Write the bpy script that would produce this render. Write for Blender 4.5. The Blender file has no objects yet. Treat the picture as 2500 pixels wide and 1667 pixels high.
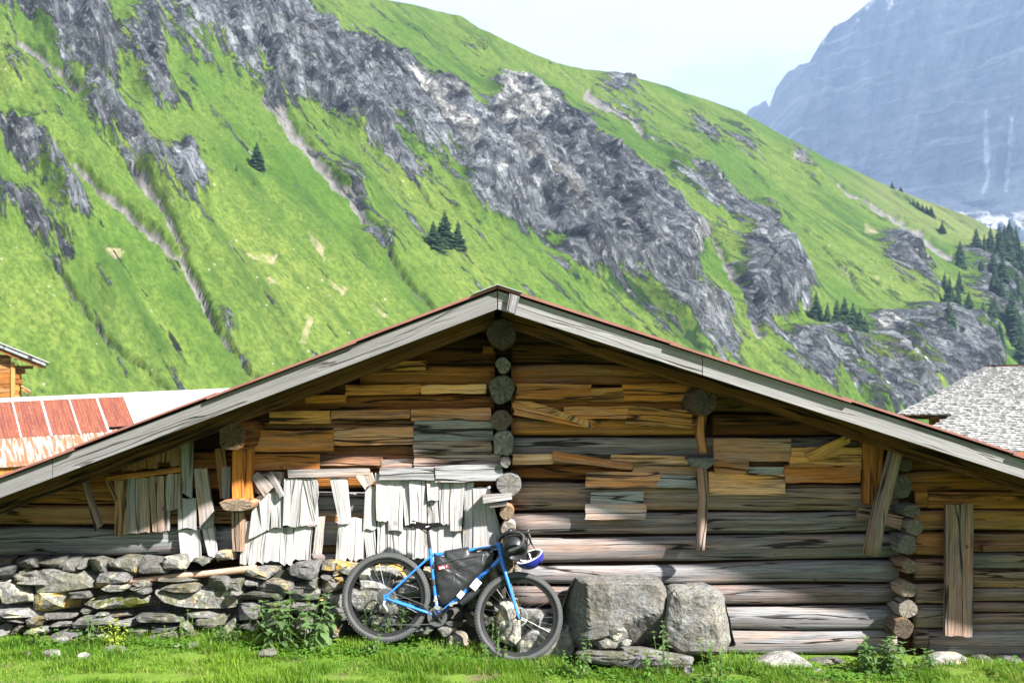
import bpy, bmesh, math, random
import numpy as np
from mathutils import Vector, Matrix, Euler
random.seed(7)
R = math.radians
scene = bpy.context.scene
COL = scene.collection

# ------------------------------------------------------------------ camera
F, D, H, HY = 2430.0, 8.7, 2.109, 960.0      # focal length in photo px, wall distance, eye height, horizon row
cam_d = bpy.data.cameras.new('camera')
cam = bpy.data.objects.new('camera', cam_d); COL.objects.link(cam)
cam.location = (0, -D, H); cam.rotation_euler = (R(90), 0, 0)
cam_d.sensor_width = 36; cam_d.lens = F / 2500 * 36
cam_d.shift_y = (HY - 833.5) / 2500
cam_d.clip_start = 0.1; cam_d.clip_end = 20000
cam_d.dof.use_dof = True; cam_d.dof.focus_distance = 8.45; cam_d.dof.aperture_fstop = 2.8
scene.camera = cam

def P(px, py, y=0.0):
    """photo pixel + depth y (0 = barn wall plane) -> world point"""
    s = (D + y) / F
    return Vector(((px - 1250) * s, y, H + (HY - py) * s))

# ------------------------------------------------------------------ light
OVER = 0.95                                   # roof overhang in front of the wall
LIGHT = (P(880, 1128, 0) - P(1215, 752, -OVER)).normalized()     # the way the sunlight travels
SUN = -LIGHT
elev = math.asin(SUN.z); azim = math.atan2(SUN.x, SUN.y)
sun_d = bpy.data.lights.new('sun', 'SUN'); sun_d.energy = 5.0; sun_d.angle = R(2.0); sun_d.color = (1, .95, .87)
sun = bpy.data.objects.new('sun', sun_d); COL.objects.link(sun)
sun.rotation_euler = LIGHT.to_track_quat('-Z', 'Y').to_euler(); sun.location = (20, -20, 30)
world = bpy.data.worlds.new('World'); scene.world = world; world.use_nodes = True
wt = world.node_tree; wt.nodes.clear()
wo = wt.nodes.new('ShaderNodeOutputWorld'); wb = wt.nodes.new('ShaderNodeBackground'); wb.inputs[1].default_value = 0.05
sky = wt.nodes.new('ShaderNodeTexSky'); sky.sky_type = 'NISHITA'; sky.sun_disc = False
sky.sun_elevation = elev; sky.sun_rotation = azim; sky.altitude = 1800; sky.air_density = 1.0; sky.dust_density = 1.2
tc = wt.nodes.new('ShaderNodeTexCoord')
mp = wt.nodes.new('ShaderNodeMapping'); mp.inputs['Scale'].default_value = (1.0, 1.0, 2.6); mp.inputs['Location'].default_value = (0.35, 0.1, 0.2)
cn = wt.nodes.new('ShaderNodeTexNoise'); cn.inputs['Scale'].default_value = 2.3; cn.inputs['Detail'].default_value = 7; cn.inputs['Roughness'].default_value = .55
cr = wt.nodes.new('ShaderNodeMapRange'); cr.inputs[1].default_value = .32; cr.inputs[2].default_value = .54
mx = wt.nodes.new('ShaderNodeMix'); mx.data_type = 'RGBA'; mx.inputs[7].default_value = (5.8, 5.8, 5.9, 1)
wt.links.new(tc.outputs['Generated'], mp.inputs[0]); wt.links.new(mp.outputs[0], cn.inputs[0]); wt.links.new(cn.outputs[0], cr.inputs[0])
wt.links.new(cr.outputs[0], mx.inputs[0]); wt.links.new(sky.outputs[0], mx.inputs[6]); wt.links.new(mx.outputs[2], wb.inputs[0]); wt.links.new(wb.outputs[0], wo.inputs[0])
vs = scene.view_settings; vs.view_transform = 'Standard'; vs.look = 'None'; vs.gamma = 1; vs.exposure = 2.08; vs.use_curve_mapping = False
scene.cycles.use_denoising = True
scene.cycles.max_bounces = 7; scene.cycles.diffuse_bounces = 3; scene.cycles.glossy_bounces = 2
scene.cycles.transmission_bounces = 3; scene.cycles.transparent_max_bounces = 4; scene.cycles.volume_bounces = 0

# ------------------------------------------------------------------ object helpers
def tag(o, label=None, cat=None, group=None, kind=None):
    for k, v in (('label', label), ('category', cat), ('group', group), ('kind', kind)):
        if v: o[k] = v
    return o
def empty(name, loc=(0, 0, 0), label=None, cat=None, group=None, rot=(0, 0, 0)):
    o = bpy.data.objects.new(name, None); COL.objects.link(o); o.location = loc; o.rotation_euler = rot
    o.empty_display_size = .1
    return tag(o, label, cat, group)
def link(name, me, parent=None, loc=None, rot=None):
    o = bpy.data.objects.new(name, me); COL.objects.link(o)
    if parent: o.parent = parent
    if loc is not None: o.location = loc
    if rot is not None: o.rotation_euler = rot
    return o
def mesh_obj(name, verts, faces, mat, parent=None, uvs=None, smooth=False, center=True, fmat=None, base=False):
    """one mesh object; verts in the parent's space; origin put at its centre; uvs per vertex"""
    v = np.array([tuple(a) for a in verts], dtype=float)
    c = np.zeros(3)
    if center:
        c = (v.min(0) + v.max(0)) / 2
        if base: c[2] = v[:, 2].min()
        v = v - c
    me = bpy.data.meshes.new(name); me.from_pydata(v.tolist(), [], [list(f) for f in faces])
    mats = mat if isinstance(mat, (list, tuple)) else [mat]
    for m in mats: me.materials.append(m)
    if fmat is not None: me.polygons.foreach_set('material_index', fmat)
    if uvs is not None:
        ul = me.uv_layers.new(name='grain'); idx = np.empty(len(me.loops), dtype=np.int32); me.loops.foreach_get('vertex_index', idx)
        ul.data.foreach_set('uv', np.asarray(uvs, dtype=np.float32)[idx].ravel())
    if smooth: me.polygons.foreach_set('use_smooth', [True] * len(me.polygons))
    me.update()
    return link(name, me, parent, tuple(c))
def big_mesh(name, v, quads, mat, parent=None, cols=None, smooth=False, uv=None):
    """large numpy mesh (all faces the same size)"""
    me = bpy.data.meshes.new(name); n = quads.shape[1]
    me.vertices.add(len(v)); me.vertices.foreach_set('co', v.astype(np.float32).ravel())
    me.loops.add(quads.size); me.loops.foreach_set('vertex_index', quads.astype(np.int32).ravel())
    me.polygons.add(len(quads)); me.polygons.foreach_set('loop_start', np.arange(0, quads.size, n, dtype=np.int32))
    me.materials.append(mat)
    for k, c in (cols or {}).items():
        a = me.attributes.new(k, 'FLOAT_COLOR', 'POINT'); c4 = np.ones((len(v), 4), np.float32); c4[:, :c.shape[1]] = c
        a.data.foreach_set('color', c4.ravel())
    me.update(calc_edges=True); me.validate()
    if uv is not None:
        ul = me.uv_layers.new(name='grain'); ul.data.foreach_set('uv', uv[quads.ravel()].astype(np.float32).ravel())
    if smooth: me.polygons.foreach_set('use_smooth', np.ones(len(quads), bool))
    return link(name, me, parent)

# ------------------------------------------------------------------ numpy noise
def _h(ix, iy, seed):
    n = (ix.astype(np.int64) * 374761393 + iy.astype(np.int64) * 668265263 + seed * 974634777) & 0xffffffff
    n = ((n ^ (n >> 13)) * 1274126177) & 0xffffffff
    return ((n ^ (n >> 16)) & 0xffff) / 65535.0
def vn(x, y, seed=0):
    x = np.asarray(x, float); y = np.asarray(y, float)
    ix = np.floor(x); iy = np.floor(y); fx = x - ix; fy = y - iy
    fx = fx * fx * (3 - 2 * fx); fy = fy * fy * (3 - 2 * fy)
    a = _h(ix, iy, seed); b = _h(ix + 1, iy, seed); c = _h(ix, iy + 1, seed); d = _h(ix + 1, iy + 1, seed)
    return (a * (1 - fx) + b * fx) * (1 - fy) + (c * (1 - fx) + d * fx) * fy
def fbm(x, y, seed=0, o=5, g=.5):
    s = 0; a = 1; t = 0
    for i in range(o):
        s = s + a * vn(np.asarray(x) * 2 ** i, np.asarray(y) * 2 ** i, seed + i * 17); t += a; a *= g
    return s / t
def ridged(x, y, seed=0, o=5, g=.55):
    s = 0; a = 1; t = 0
    for i in range(o):
        s = s + a * (1 - np.abs(2 * vn(np.asarray(x) * 2 ** i, np.asarray(y) * 2 ** i, seed + i * 17) - 1)); t += a; a *= g
    return s / t
def sstep(a, b, x):
    t = np.clip((x - a) / (b - a), 0, 1); return t * t * (3 - 2 * t)
def in_poly(x, y, poly):
    c = np.zeros(x.shape, bool); n = len(poly)
    for i in range(n):
        x0, y0 = poly[i]; x1, y1 = poly[(i + 1) % n]
        if y0 == y1: continue
        k = ((y0 > y) != (y1 > y)) & (x < (x1 - x0) * (y - y0) / (y1 - y0) + x0); c ^= k
    return c
def dist_line(x, y, pts):
    """distance to a polyline and the running parameter 0..1"""
    best = np.full(x.shape, 1e9); par = np.zeros(x.shape); n = len(pts) - 1
    for i in range(n):
        ax, ay = pts[i]; bx, by = pts[i + 1]; dx, dy = bx - ax, by - ay
        t = np.clip(((x - ax) * dx + (y - ay) * dy) / (dx * dx + dy * dy), 0, 1)
        d = np.hypot(x - ax - t * dx, y - ay - t * dy); k = d < best
        best = np.where(k, d, best); par = np.where(k, (i + t) / n, par)
    return best, par

# ------------------------------------------------------------------ materials
class G:
    def __init__(s, name):
        s.m = bpy.data.materials.new(name); s.m.use_nodes = True; s.t = s.m.node_tree; s.t.nodes.clear()
        s.out = s.t.nodes.new('ShaderNodeOutputMaterial')
    def n(s, typ, ins=None, **at):
        nd = s.t.nodes.new('ShaderNode' + typ)
        for k, v in at.items(): setattr(nd, k, v)
        for k, v in (ins or {}).items(): s.set(nd, k, v)
        return nd
    def set(s, nd, k, v):
        if isinstance(v, bpy.types.NodeSocket): s.t.links.new(v, nd.inputs[k])
        else:
            if isinstance(v, tuple) and len(v) == 3 and nd.inputs[k].type == 'RGBA': v = v + (1,)
            nd.inputs[k].default_value = v
    def math(s, op, a, b=0.0, c=0.0, clamp=False):
        return s.n('Math', {0: a, 1: b, 2: c}, operation=op, use_clamp=clamp).outputs[0]
    def mix(s, f, a, b, blend='MIX'):
        return s.n('Mix', {0: f, 6: a, 7: b}, data_type='RGBA', blend_type=blend).outputs[2]
    def rng(s, v, a, b, c=0.0, d=1.0, smooth=False):
        return s.n('MapRange', {0: v, 1: a, 2: b, 3: c, 4: d}, interpolation_type='SMOOTHSTEP' if smooth else 'LINEAR').outputs[0]
    def noise(s, vec, scale, detail=4, rough=.55, dist=0.0):
        return s.n('TexNoise', {'Vector': vec, 'Scale': scale, 'Detail': detail, 'Roughness': rough, 'Distortion': dist}).outputs[0]
    def vec(s, v, scale=(1, 1, 1), loc=(0, 0, 0)):
        return s.n('Mapping', {0: v, 'Scale': scale, 'Location': loc}).outputs[0]
    def comb(s, x, y, z): return s.n('CombineXYZ', {0: x, 1: y, 2: z}).outputs[0]
    def bump(s, h, st, dist=.01, nrm=None):
        i = {'Height': h, 'Strength': st, 'Distance': dist}
        if nrm: i['Normal'] = nrm
        return s.n('Bump', i).outputs[0]
    def bsdf(s, color, rough=.8, metal=0.0, nrm=None, spec=.3, **kw):
        i = {'Base Color': color, 'Roughness': rough, 'Metallic': metal, 'Specular IOR Level': spec}; i.update(kw)
        if nrm: i['Normal'] = nrm
        b = s.n('BsdfPrincipled', i); s.t.links.new(b.outputs[0], s.out.inputs[0]); return b

def mat_wood():
    """weathered wood: object colour R = silvering, G = brightness, B = lichen, A unused; UV runs along the grain in metres"""
    g = G('weathered_wood')
    oi = g.n('ObjectInfo'); sep = g.n('SeparateColor', {0: oi.outputs['Color']})
    grey, brt, lich = sep.outputs[0], sep.outputs[1], sep.outputs[2]
    uv = g.n('UVMap', uv_map='grain').outputs[0]; s = g.n('SeparateXYZ', {0: uv}); u, v = s.outputs[0], s.outputs[1]
    rz = g.math('MULTIPLY', oi.outputs['Random'], 37.0)
    wob = g.math('MULTIPLY', g.math('SUBTRACT', g.noise(g.comb(g.math('MULTIPLY', u, 2.2), g.math('MULTIPLY', v, 5.0), rz), 1, 2), .5), .035)
    v2 = g.math('ADD', v, wob)
    fine = g.noise(g.comb(g.math('MULTIPLY', u, 5), g.math('MULTIPLY', v2, 210), rz), 1, 5, .65)
    mid = g.noise(g.comb(g.math('MULTIPLY', u, 1.1), g.math('MULTIPLY', v2, 52), rz), 1, 5, .65)
    line = g.rng(g.math('ABSOLUTE', g.math('SUBTRACT', g.noise(g.comb(g.math('MULTIPLY', u, .7), g.math('MULTIPLY', v2, 26), g.math('ADD', rz, 51.0)), 1, 3, .6), .5)), .008, .034, .45, 0)
    broad = g.noise(g.comb(g.math('MULTIPLY', u, 1.5), g.math('MULTIPLY', v2, 9), g.math('ADD', rz, 5.0)), 1, 4, .6)
    crk = g.noise(g.comb(g.math('MULTIPLY', u, .5), g.math('MULTIPLY', v2, 9), g.math('ADD', rz, 9.0)), 1, 2.5, .5)
    cd = g.math('ABSOLUTE', g.math('SUBTRACT', crk, .5))
    gate = g.rng(g.noise(g.comb(g.math('MULTIPLY', u, .8), g.math('MULTIPLY', v2, 8), g.math('ADD', rz, 3.0)), 1, 2), .40, .50)
    crack = g.math('MULTIPLY', g.rng(cd, .008, .022, 1, 0), gate)
    vor = g.n('TexVoronoi', {'Vector': g.comb(g.math('MULTIPLY', u, 3.2), g.math('MULTIPLY', v2, 4.2), rz), 'Scale': 1.0, 'Randomness': 1.0})
    knot = g.math('MULTIPLY', g.rng(vor.outputs['Distance'], .05, .085, 1, 0), g.rng(g.n('SeparateColor', {0: vor.outputs['Color']}).outputs[0], .50, .52))
    gm = g.math('ADD', g.math('ADD', g.math('MULTIPLY', grey, 1.5), -.25), g.math('MULTIPLY', g.math('SUBTRACT', broad, .5), 1.25), clamp=True)
    rnd = oi.outputs['Random']
    hb = g.mix(g.rng(rnd, .25, .45), (.32, .088, .016), g.mix(g.rng(rnd, .55, .85), (.68, .225, .034), (.72, .375, .14)))
    honey = g.mix(g.rng(mid, .22, .78), g.mix(.62, hb, (.06, .015, .003)), g.mix(.3, hb, (.95, .48, .14)))
    honey = g.mix(g.rng(g.noise(g.comb(g.math('MULTIPLY', u, 1.4), g.math('MULTIPLY', v2, 16), g.math('ADD', rz, 20.0)), 1, 4), .57, .70), honey, (.06, .03, .014))
    silver = g.mix(g.rng(mid, .20, .80), (.10, .103, .118), (.42, .427, .452))
    col = g.mix(gm, honey, silver)
    col = g.mix(g.rng(fine, .34, .52, .75, 0), col, g.mix(.78, col, (.02, .016, .013)))
    col = g.mix(g.rng(g.noise(g.comb(g.math('MULTIPLY', u, 6), g.math('MULTIPLY', v, 14), rz), 1, 4), .68, .82, 0, .55), col, (.33, .32, .22))
    col = g.mix(line, col, g.mix(.8, col, (.015, .011, .009)))
    col = g.mix(g.math('MULTIPLY', knot, .8), col, (.05, .032, .022))
    col = g.mix(g.math('MULTIPLY', crack, .92), col, (.012, .009, .008))
    li = g.noise(g.comb(g.math('MULTIPLY', u, 13), g.math('MULTIPLY', v, 22), rz), 1, 5, .65)
    col = g.mix(g.math('MULTIPLY', g.rng(li, .60, .66), lich), col, (.62, .33, .03))
    col = g.mix(oi.outputs['Alpha'], g.mix(g.math('MULTIPLY', gm, .9), (.33, .19, .07), (.36, .365, .375)), col)
    col = g.mix(1.0, col, g.comb(brt, brt, brt), 'MULTIPLY')
    h = g.math('SUBTRACT', g.math('ADD', g.math('MULTIPLY', fine, .35), g.math('MULTIPLY', mid, .6)), g.math('MULTIPLY', crack, 1.6))
    g.bsdf(col, .85, nrm=g.bump(h, .8, .010), spec=.15); return g.m

def mat_endgrain():
    g = G('end_grain'); oi = g.n('ObjectInfo'); sep = g.n('SeparateColor', {0: oi.outputs['Color']})
    uv = g.n('UVMap', uv_map='grain').outputs[0]; s = g.n('SeparateXYZ', {0: uv}); x, y = s.outputs[0], s.outputs[1]
    rz = g.math('MULTIPLY', oi.outputs['Random'], 40.0)
    r = g.math('SQRT', g.math('ADD', g.math('MULTIPLY', x, x), g.math('MULTIPLY', y, y)))
    a = g.math('ARCTAN2', y, x)
    nz = g.noise(g.comb(g.math('MULTIPLY', x, 20), g.math('MULTIPLY', y, 20), rz), 1, 3)
    ring = g.math('SINE', g.math('ADD', g.math('MULTIPLY', r, 750.0), g.math('MULTIPLY', nz, 9.0)))
    ca, sa = g.math('COSINE', a), g.math('SINE', a)
    rad = g.noise(g.comb(g.math('MULTIPLY', ca, 4.2), g.math('MULTIPLY', sa, 4.2), g.math('ADD', rz, g.math('MULTIPLY', r, 6.0))), 1, 4, .6)
    rad2 = g.noise(g.comb(g.math('MULTIPLY', ca, 13), g.math('MULTIPLY', sa, 13), g.math('ADD', rz, g.math('MULTIPLY', r, 10.0))), 1, 2, .5)
    crack = g.math('MAXIMUM', g.rng(g.math('ABSOLUTE', g.math('SUBTRACT', rad, .5)), .004, .018, 1, 0), g.math('MULTIPLY', g.rng(g.math('ABSOLUTE', g.math('SUBTRACT', rad2, .5)), .01, .04, .7, 0), g.rng(nz, .40, .60)))
    silver = g.mix(nz, (.15, .15, .15), (.46, .45, .43)); warm = g.mix(nz, (.16, .08, .03), (.5, .33, .16))
    col = g.mix(sep.outputs[0], warm, silver)
    col = g.mix(g.rng(ring, -1, 1, .6, 0), col, (.04, .033, .028))
    col = g.mix(g.math('MULTIPLY', crack, .93), col, (.012, .01, .009))
    b = sep.outputs[1]; col = g.mix(1.0, col, g.comb(b, b, b), 'MULTIPLY')
    h = g.math('SUBTRACT', g.math('MULTIPLY', ring, .12), crack)
    g.bsdf(col, .9, nrm=g.bump(h, .9, .012), spec=.1); return g.m

def mat_stone():
    """object colour: R brightness, G pale lichen, B orange lichen, A moss"""
    g = G('field_stone'); oi = g.n('ObjectInfo'); sep = g.n('SeparateColor', {0: oi.outputs['Color']})
    oc = g.n('TexCoord').outputs['Object']
    v = g.n('VectorMath', {0: oc, 1: g.comb(g.math('MULTIPLY', oi.outputs['Random'], 31.0), 0.0, g.math('MULTIPLY', oi.outputs['Random'], 17.0))}, operation='ADD').outputs[0]
    n1 = g.noise(v, 7, 5, .6); n2 = g.noise(v, 34, 5, .7); n3 = g.noise(v, 120, 3, .6)
    hue = g.noise(v, 2.2, 2)
    base = g.mix(g.rng(hue, .35, .65), (.205, .200, .194), (.235, .243, .258))
    base = g.mix(g.rng(n1, .35, .65), g.mix(.55, base, (.10, .09, .08)), base)
    base = g.mix(g.rng(n2, .40, .62, .65, 0), base, (.055, .05, .045))
    base = g.mix(g.rng(n3, .62, .72, 0, .5), base, (.5, .48, .44))
    pale = g.math('MULTIPLY', g.rng(g.noise(v, 11, 5, .65), .53, .60), sep.outputs[1], clamp=True)
    base = g.mix(pale, base, g.mix(n2, (.30, .30, .20), (.50, .50, .38)))
    org = g.math('MULTIPLY', g.rng(g.noise(g.vec(v, (1, 1, 1), (4, 2, 9)), 9, 5, .65), .52, .58), sep.outputs[2], clamp=True)
    base = g.mix(org, base, g.mix(n2, (.55, .23, .02), (.62, .48, .08)))
    moss = g.math('MULTIPLY', g.rng(g.noise(g.vec(v, (1, 1, 1), (7, 3, 1)), 8, 5, .6), .46, .56), oi.outputs['Alpha'], clamp=True)
    base = g.mix(moss, base, g.mix(n2, (.03, .033, .008), (.10, .11, .02)))
    b = sep.outputs[0]; base = g.mix(1.0, base, g.comb(b, b, b), 'MULTIPLY')
    hh = g.math('ADD', g.math('MULTIPLY', n1, .9), g.math('ADD', g.math('MULTIPLY', n2, .45), g.math('MULTIPLY', n3, .15)))
    g.bsdf(base, .92, nrm=g.bump(hh, 1.0, .03), spec=.12); return g.m

def mat_flat(name, col, rough=.5, metal=0.0, spec=.4, var=0.0, vscale=8.0, bump=0.0, bscale=60.0, **kw):
    g = G(name); c = col; nrm = None
    oc = g.n('TexCoord').outputs['Object']
    if var: c = g.mix(g.noise(oc, vscale, 5, .6), tuple(x * (1 - var) for x in col), tuple(min(1, x * (1 + var)) for x in col))
    if bump: nrm = g.bump(g.noise(oc, bscale, 4), bump, .004)
    g.bsdf(c, rough, metal, nrm, spec, **kw); return g.m
M_WOOD, M_END, M_STONE = mat_wood(), mat_endgrain(), mat_stone()
# ================================================================== THE LAND
def grass_hill_mat():
    g = G('alpine_hillside')
    a = g.n('Attribute', attribute_name='mask'); sp = g.n('SeparateColor', {0: a.outputs['Color']})
    rock, scree, dark = sp.outputs[0], sp.outputs[1], sp.outputs[2]
    b = g.n('SeparateColor', {0: g.n('Attribute', attribute_name='mask2').outputs['Color']})
    dry, pale = b.outputs[0], b.outputs[1]
    uv = g.n('UVMap', uv_map='grain').outputs[0]                    # metres along strike / along the fall line
    s = g.n('SeparateXYZ', {0: uv}); u, v = s.outputs[0], s.outputs[1]
    w = g.noise(g.comb(g.math('MULTIPLY', u, .05), g.math('MULTIPLY', v, .05), 0.0), 1, 3)
    n_s = g.noise(g.comb(g.math('ADD', g.math('MULTIPLY', u, .26), g.math('MULTIPLY', w, .8)), g.math('MULTIPLY', v, .026), 0.0), 1, 7, .70)
    n_b = g.noise(g.comb(g.math('MULTIPLY', u, .03), g.math('MULTIPLY', v, .014), 3.0), 1, 5, .6)
    n_f = g.noise(g.comb(g.math('MULTIPLY', u, .5), g.math('MULTIPLY', v, .22), 7.0), 1, 5, .7)
    gr = g.mix(g.rng(n_b, .34, .66), (.050, .098, .015), (.112, .146, .032))
    gr = g.mix(g.rng(n_f, .42, .68, 0, .75), gr, (.026, .060, .010))
    gr = g.mix(g.rng(g.noise(g.comb(g.math('MULTIPLY', u, 1.3), g.math('MULTIPLY', v, .8), 9.0), 1, 3, .6), .45, .62, 0, .55), gr, (.020, .045, .008))
    gr = g.mix(g.rng(n_s, .58, .75, 0, .5), gr, (.13, .15, .035))
    gr = g.mix(g.rng(g.noise(g.comb(g.math('MULTIPLY', u, .11), g.math('MULTIPLY', v, .012), 21.0), 1, 6, .65), .50, .66, 0, .8), gr, (.022, .050, .010))
    gr = g.mix(g.math('MULTIPLY', dry, g.rng(n_f, .35, .6)), gr, (.20, .175, .11))
    strat = g.noise(g.comb(g.math('ADD', g.math('MULTIPLY', u, .34), g.math('MULTIPLY', v, .025)), g.math('MULTIPLY', v, .07), g.math('MULTIPLY', w, .6)), 1, 6, .7)
    lam = g.noise(g.comb(g.math('ADD', g.math('MULTIPLY', u, 1.25), g.math('MULTIPLY', v, .06)), g.math('MULTIPLY', v, .16), 5.0), 1, 6, .72)
    rk = g.mix(g.rng(strat, .34, .66), (.050, .060, .072), (.19, .205, .220))
    rk = g.mix(g.rng(lam, .40, .54, .6, 0), rk, (.030, .031, .038))
    mac = g.rng(g.noise(g.comb(g.math('MULTIPLY', u, .055), g.math('MULTIPLY', v, .022), 31.0), 1, 4, .6), .34, .66, .42, 1.5)
    rk = g.mix(1.0, rk, g.comb(mac, mac, mac), 'MULTIPLY')
    rk = g.mix(g.math('MULTIPLY', pale, g.rng(strat, .40, .56)), rk, (.40, .40, .39))
    for su, sv, am, ed in ((.40, .085, .5, .05), (1.3, .34, .45, .06)):
        cv = g.comb(g.math('ADD', g.math('MULTIPLY', u, su), g.math('MULTIPLY', n_f, .8)), g.math('ADD', g.math('MULTIPLY', v, sv), g.math('MULTIPLY', n_s, .7)), su * 9)
        ce = g.n('SeparateColor', {0: g.n('TexVoronoi', {'Vector': cv, 'Scale': 1.0}).outputs['Color']}).outputs[0]
        k_ = g.rng(ce, 0, 1, 1 - am, 1 + am); rk = g.mix(1.0, rk, g.comb(k_, k_, k_), 'MULTIPLY')
        rk = g.mix(g.rng(g.n('TexVoronoi', {'Vector': cv, 'Scale': 1.0}, feature='DISTANCE_TO_EDGE').outputs['Distance'], .0, ed, .8, 0), rk, (.018, .022, .028))
    rk = g.mix(g.rng(n_b, .6, .75, 0, .5), rk, (.19, .16, .12))
    rk = g.mix(g.rng(g.noise(g.comb(g.math('MULTIPLY', u, .6), g.math('MULTIPLY', v, .32), 11.0), 1, 6, .72), .55, .64, 0, .85), rk, (.27, .275, .29))
    sc = g.mix(g.rng(n_f, .35, .65), (.085, .084, .082), (.17, .167, .16))
    jit = g.math('MULTIPLY', g.math('SUBTRACT', n_s, .5), 3.6)
    jit2 = g.math('MULTIPLY', g.math('SUBTRACT', n_f, .5), 1.1)
    kr = g.rng(g.math('ADD', rock, g.math('ADD', jit, jit2)), .46, .58)
    ks = g.rng(g.math('ADD', scree, g.math('ADD', jit2, g.math('MULTIPLY', jit, .35))), .45, .75)
    kd = g.rng(g.math('ADD', dark, jit2), .45, .60)
    col = g.mix(g.math('MULTIPLY', kd, .9), gr, (.012, .028, .009))
    vo = g.n('TexVoronoi', {'Vector': g.comb(g.math('MULTIPLY', u, .35), g.math('MULTIPLY', v, .25), 0.0), 'Scale': 1.0})
    col = g.mix(g.math('MULTIPLY', g.rng(g.math('ADD', vo.outputs['Distance'], g.math('MULTIPLY', g.math('SUBTRACT', n_f, .5), .35)), .05, .09, .8, 0), g.rng(n_b, .50, .60)), col, (.30, .29, .27))
    col = g.mix(ks, col, sc); col = g.mix(kr, col, rk)
    hh = g.math('ADD', g.math('MULTIPLY', g.math('ADD', lam, strat), g.math('ADD', g.math('MULTIPLY', kr, .9), .06)), g.math('MULTIPLY', n_f, .25))
    g.bsdf(col, .95, nrm=g.bump(hh, 1.0, 3.0), spec=.05); return g.m
M_HILL = grass_hill_mat()

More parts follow.
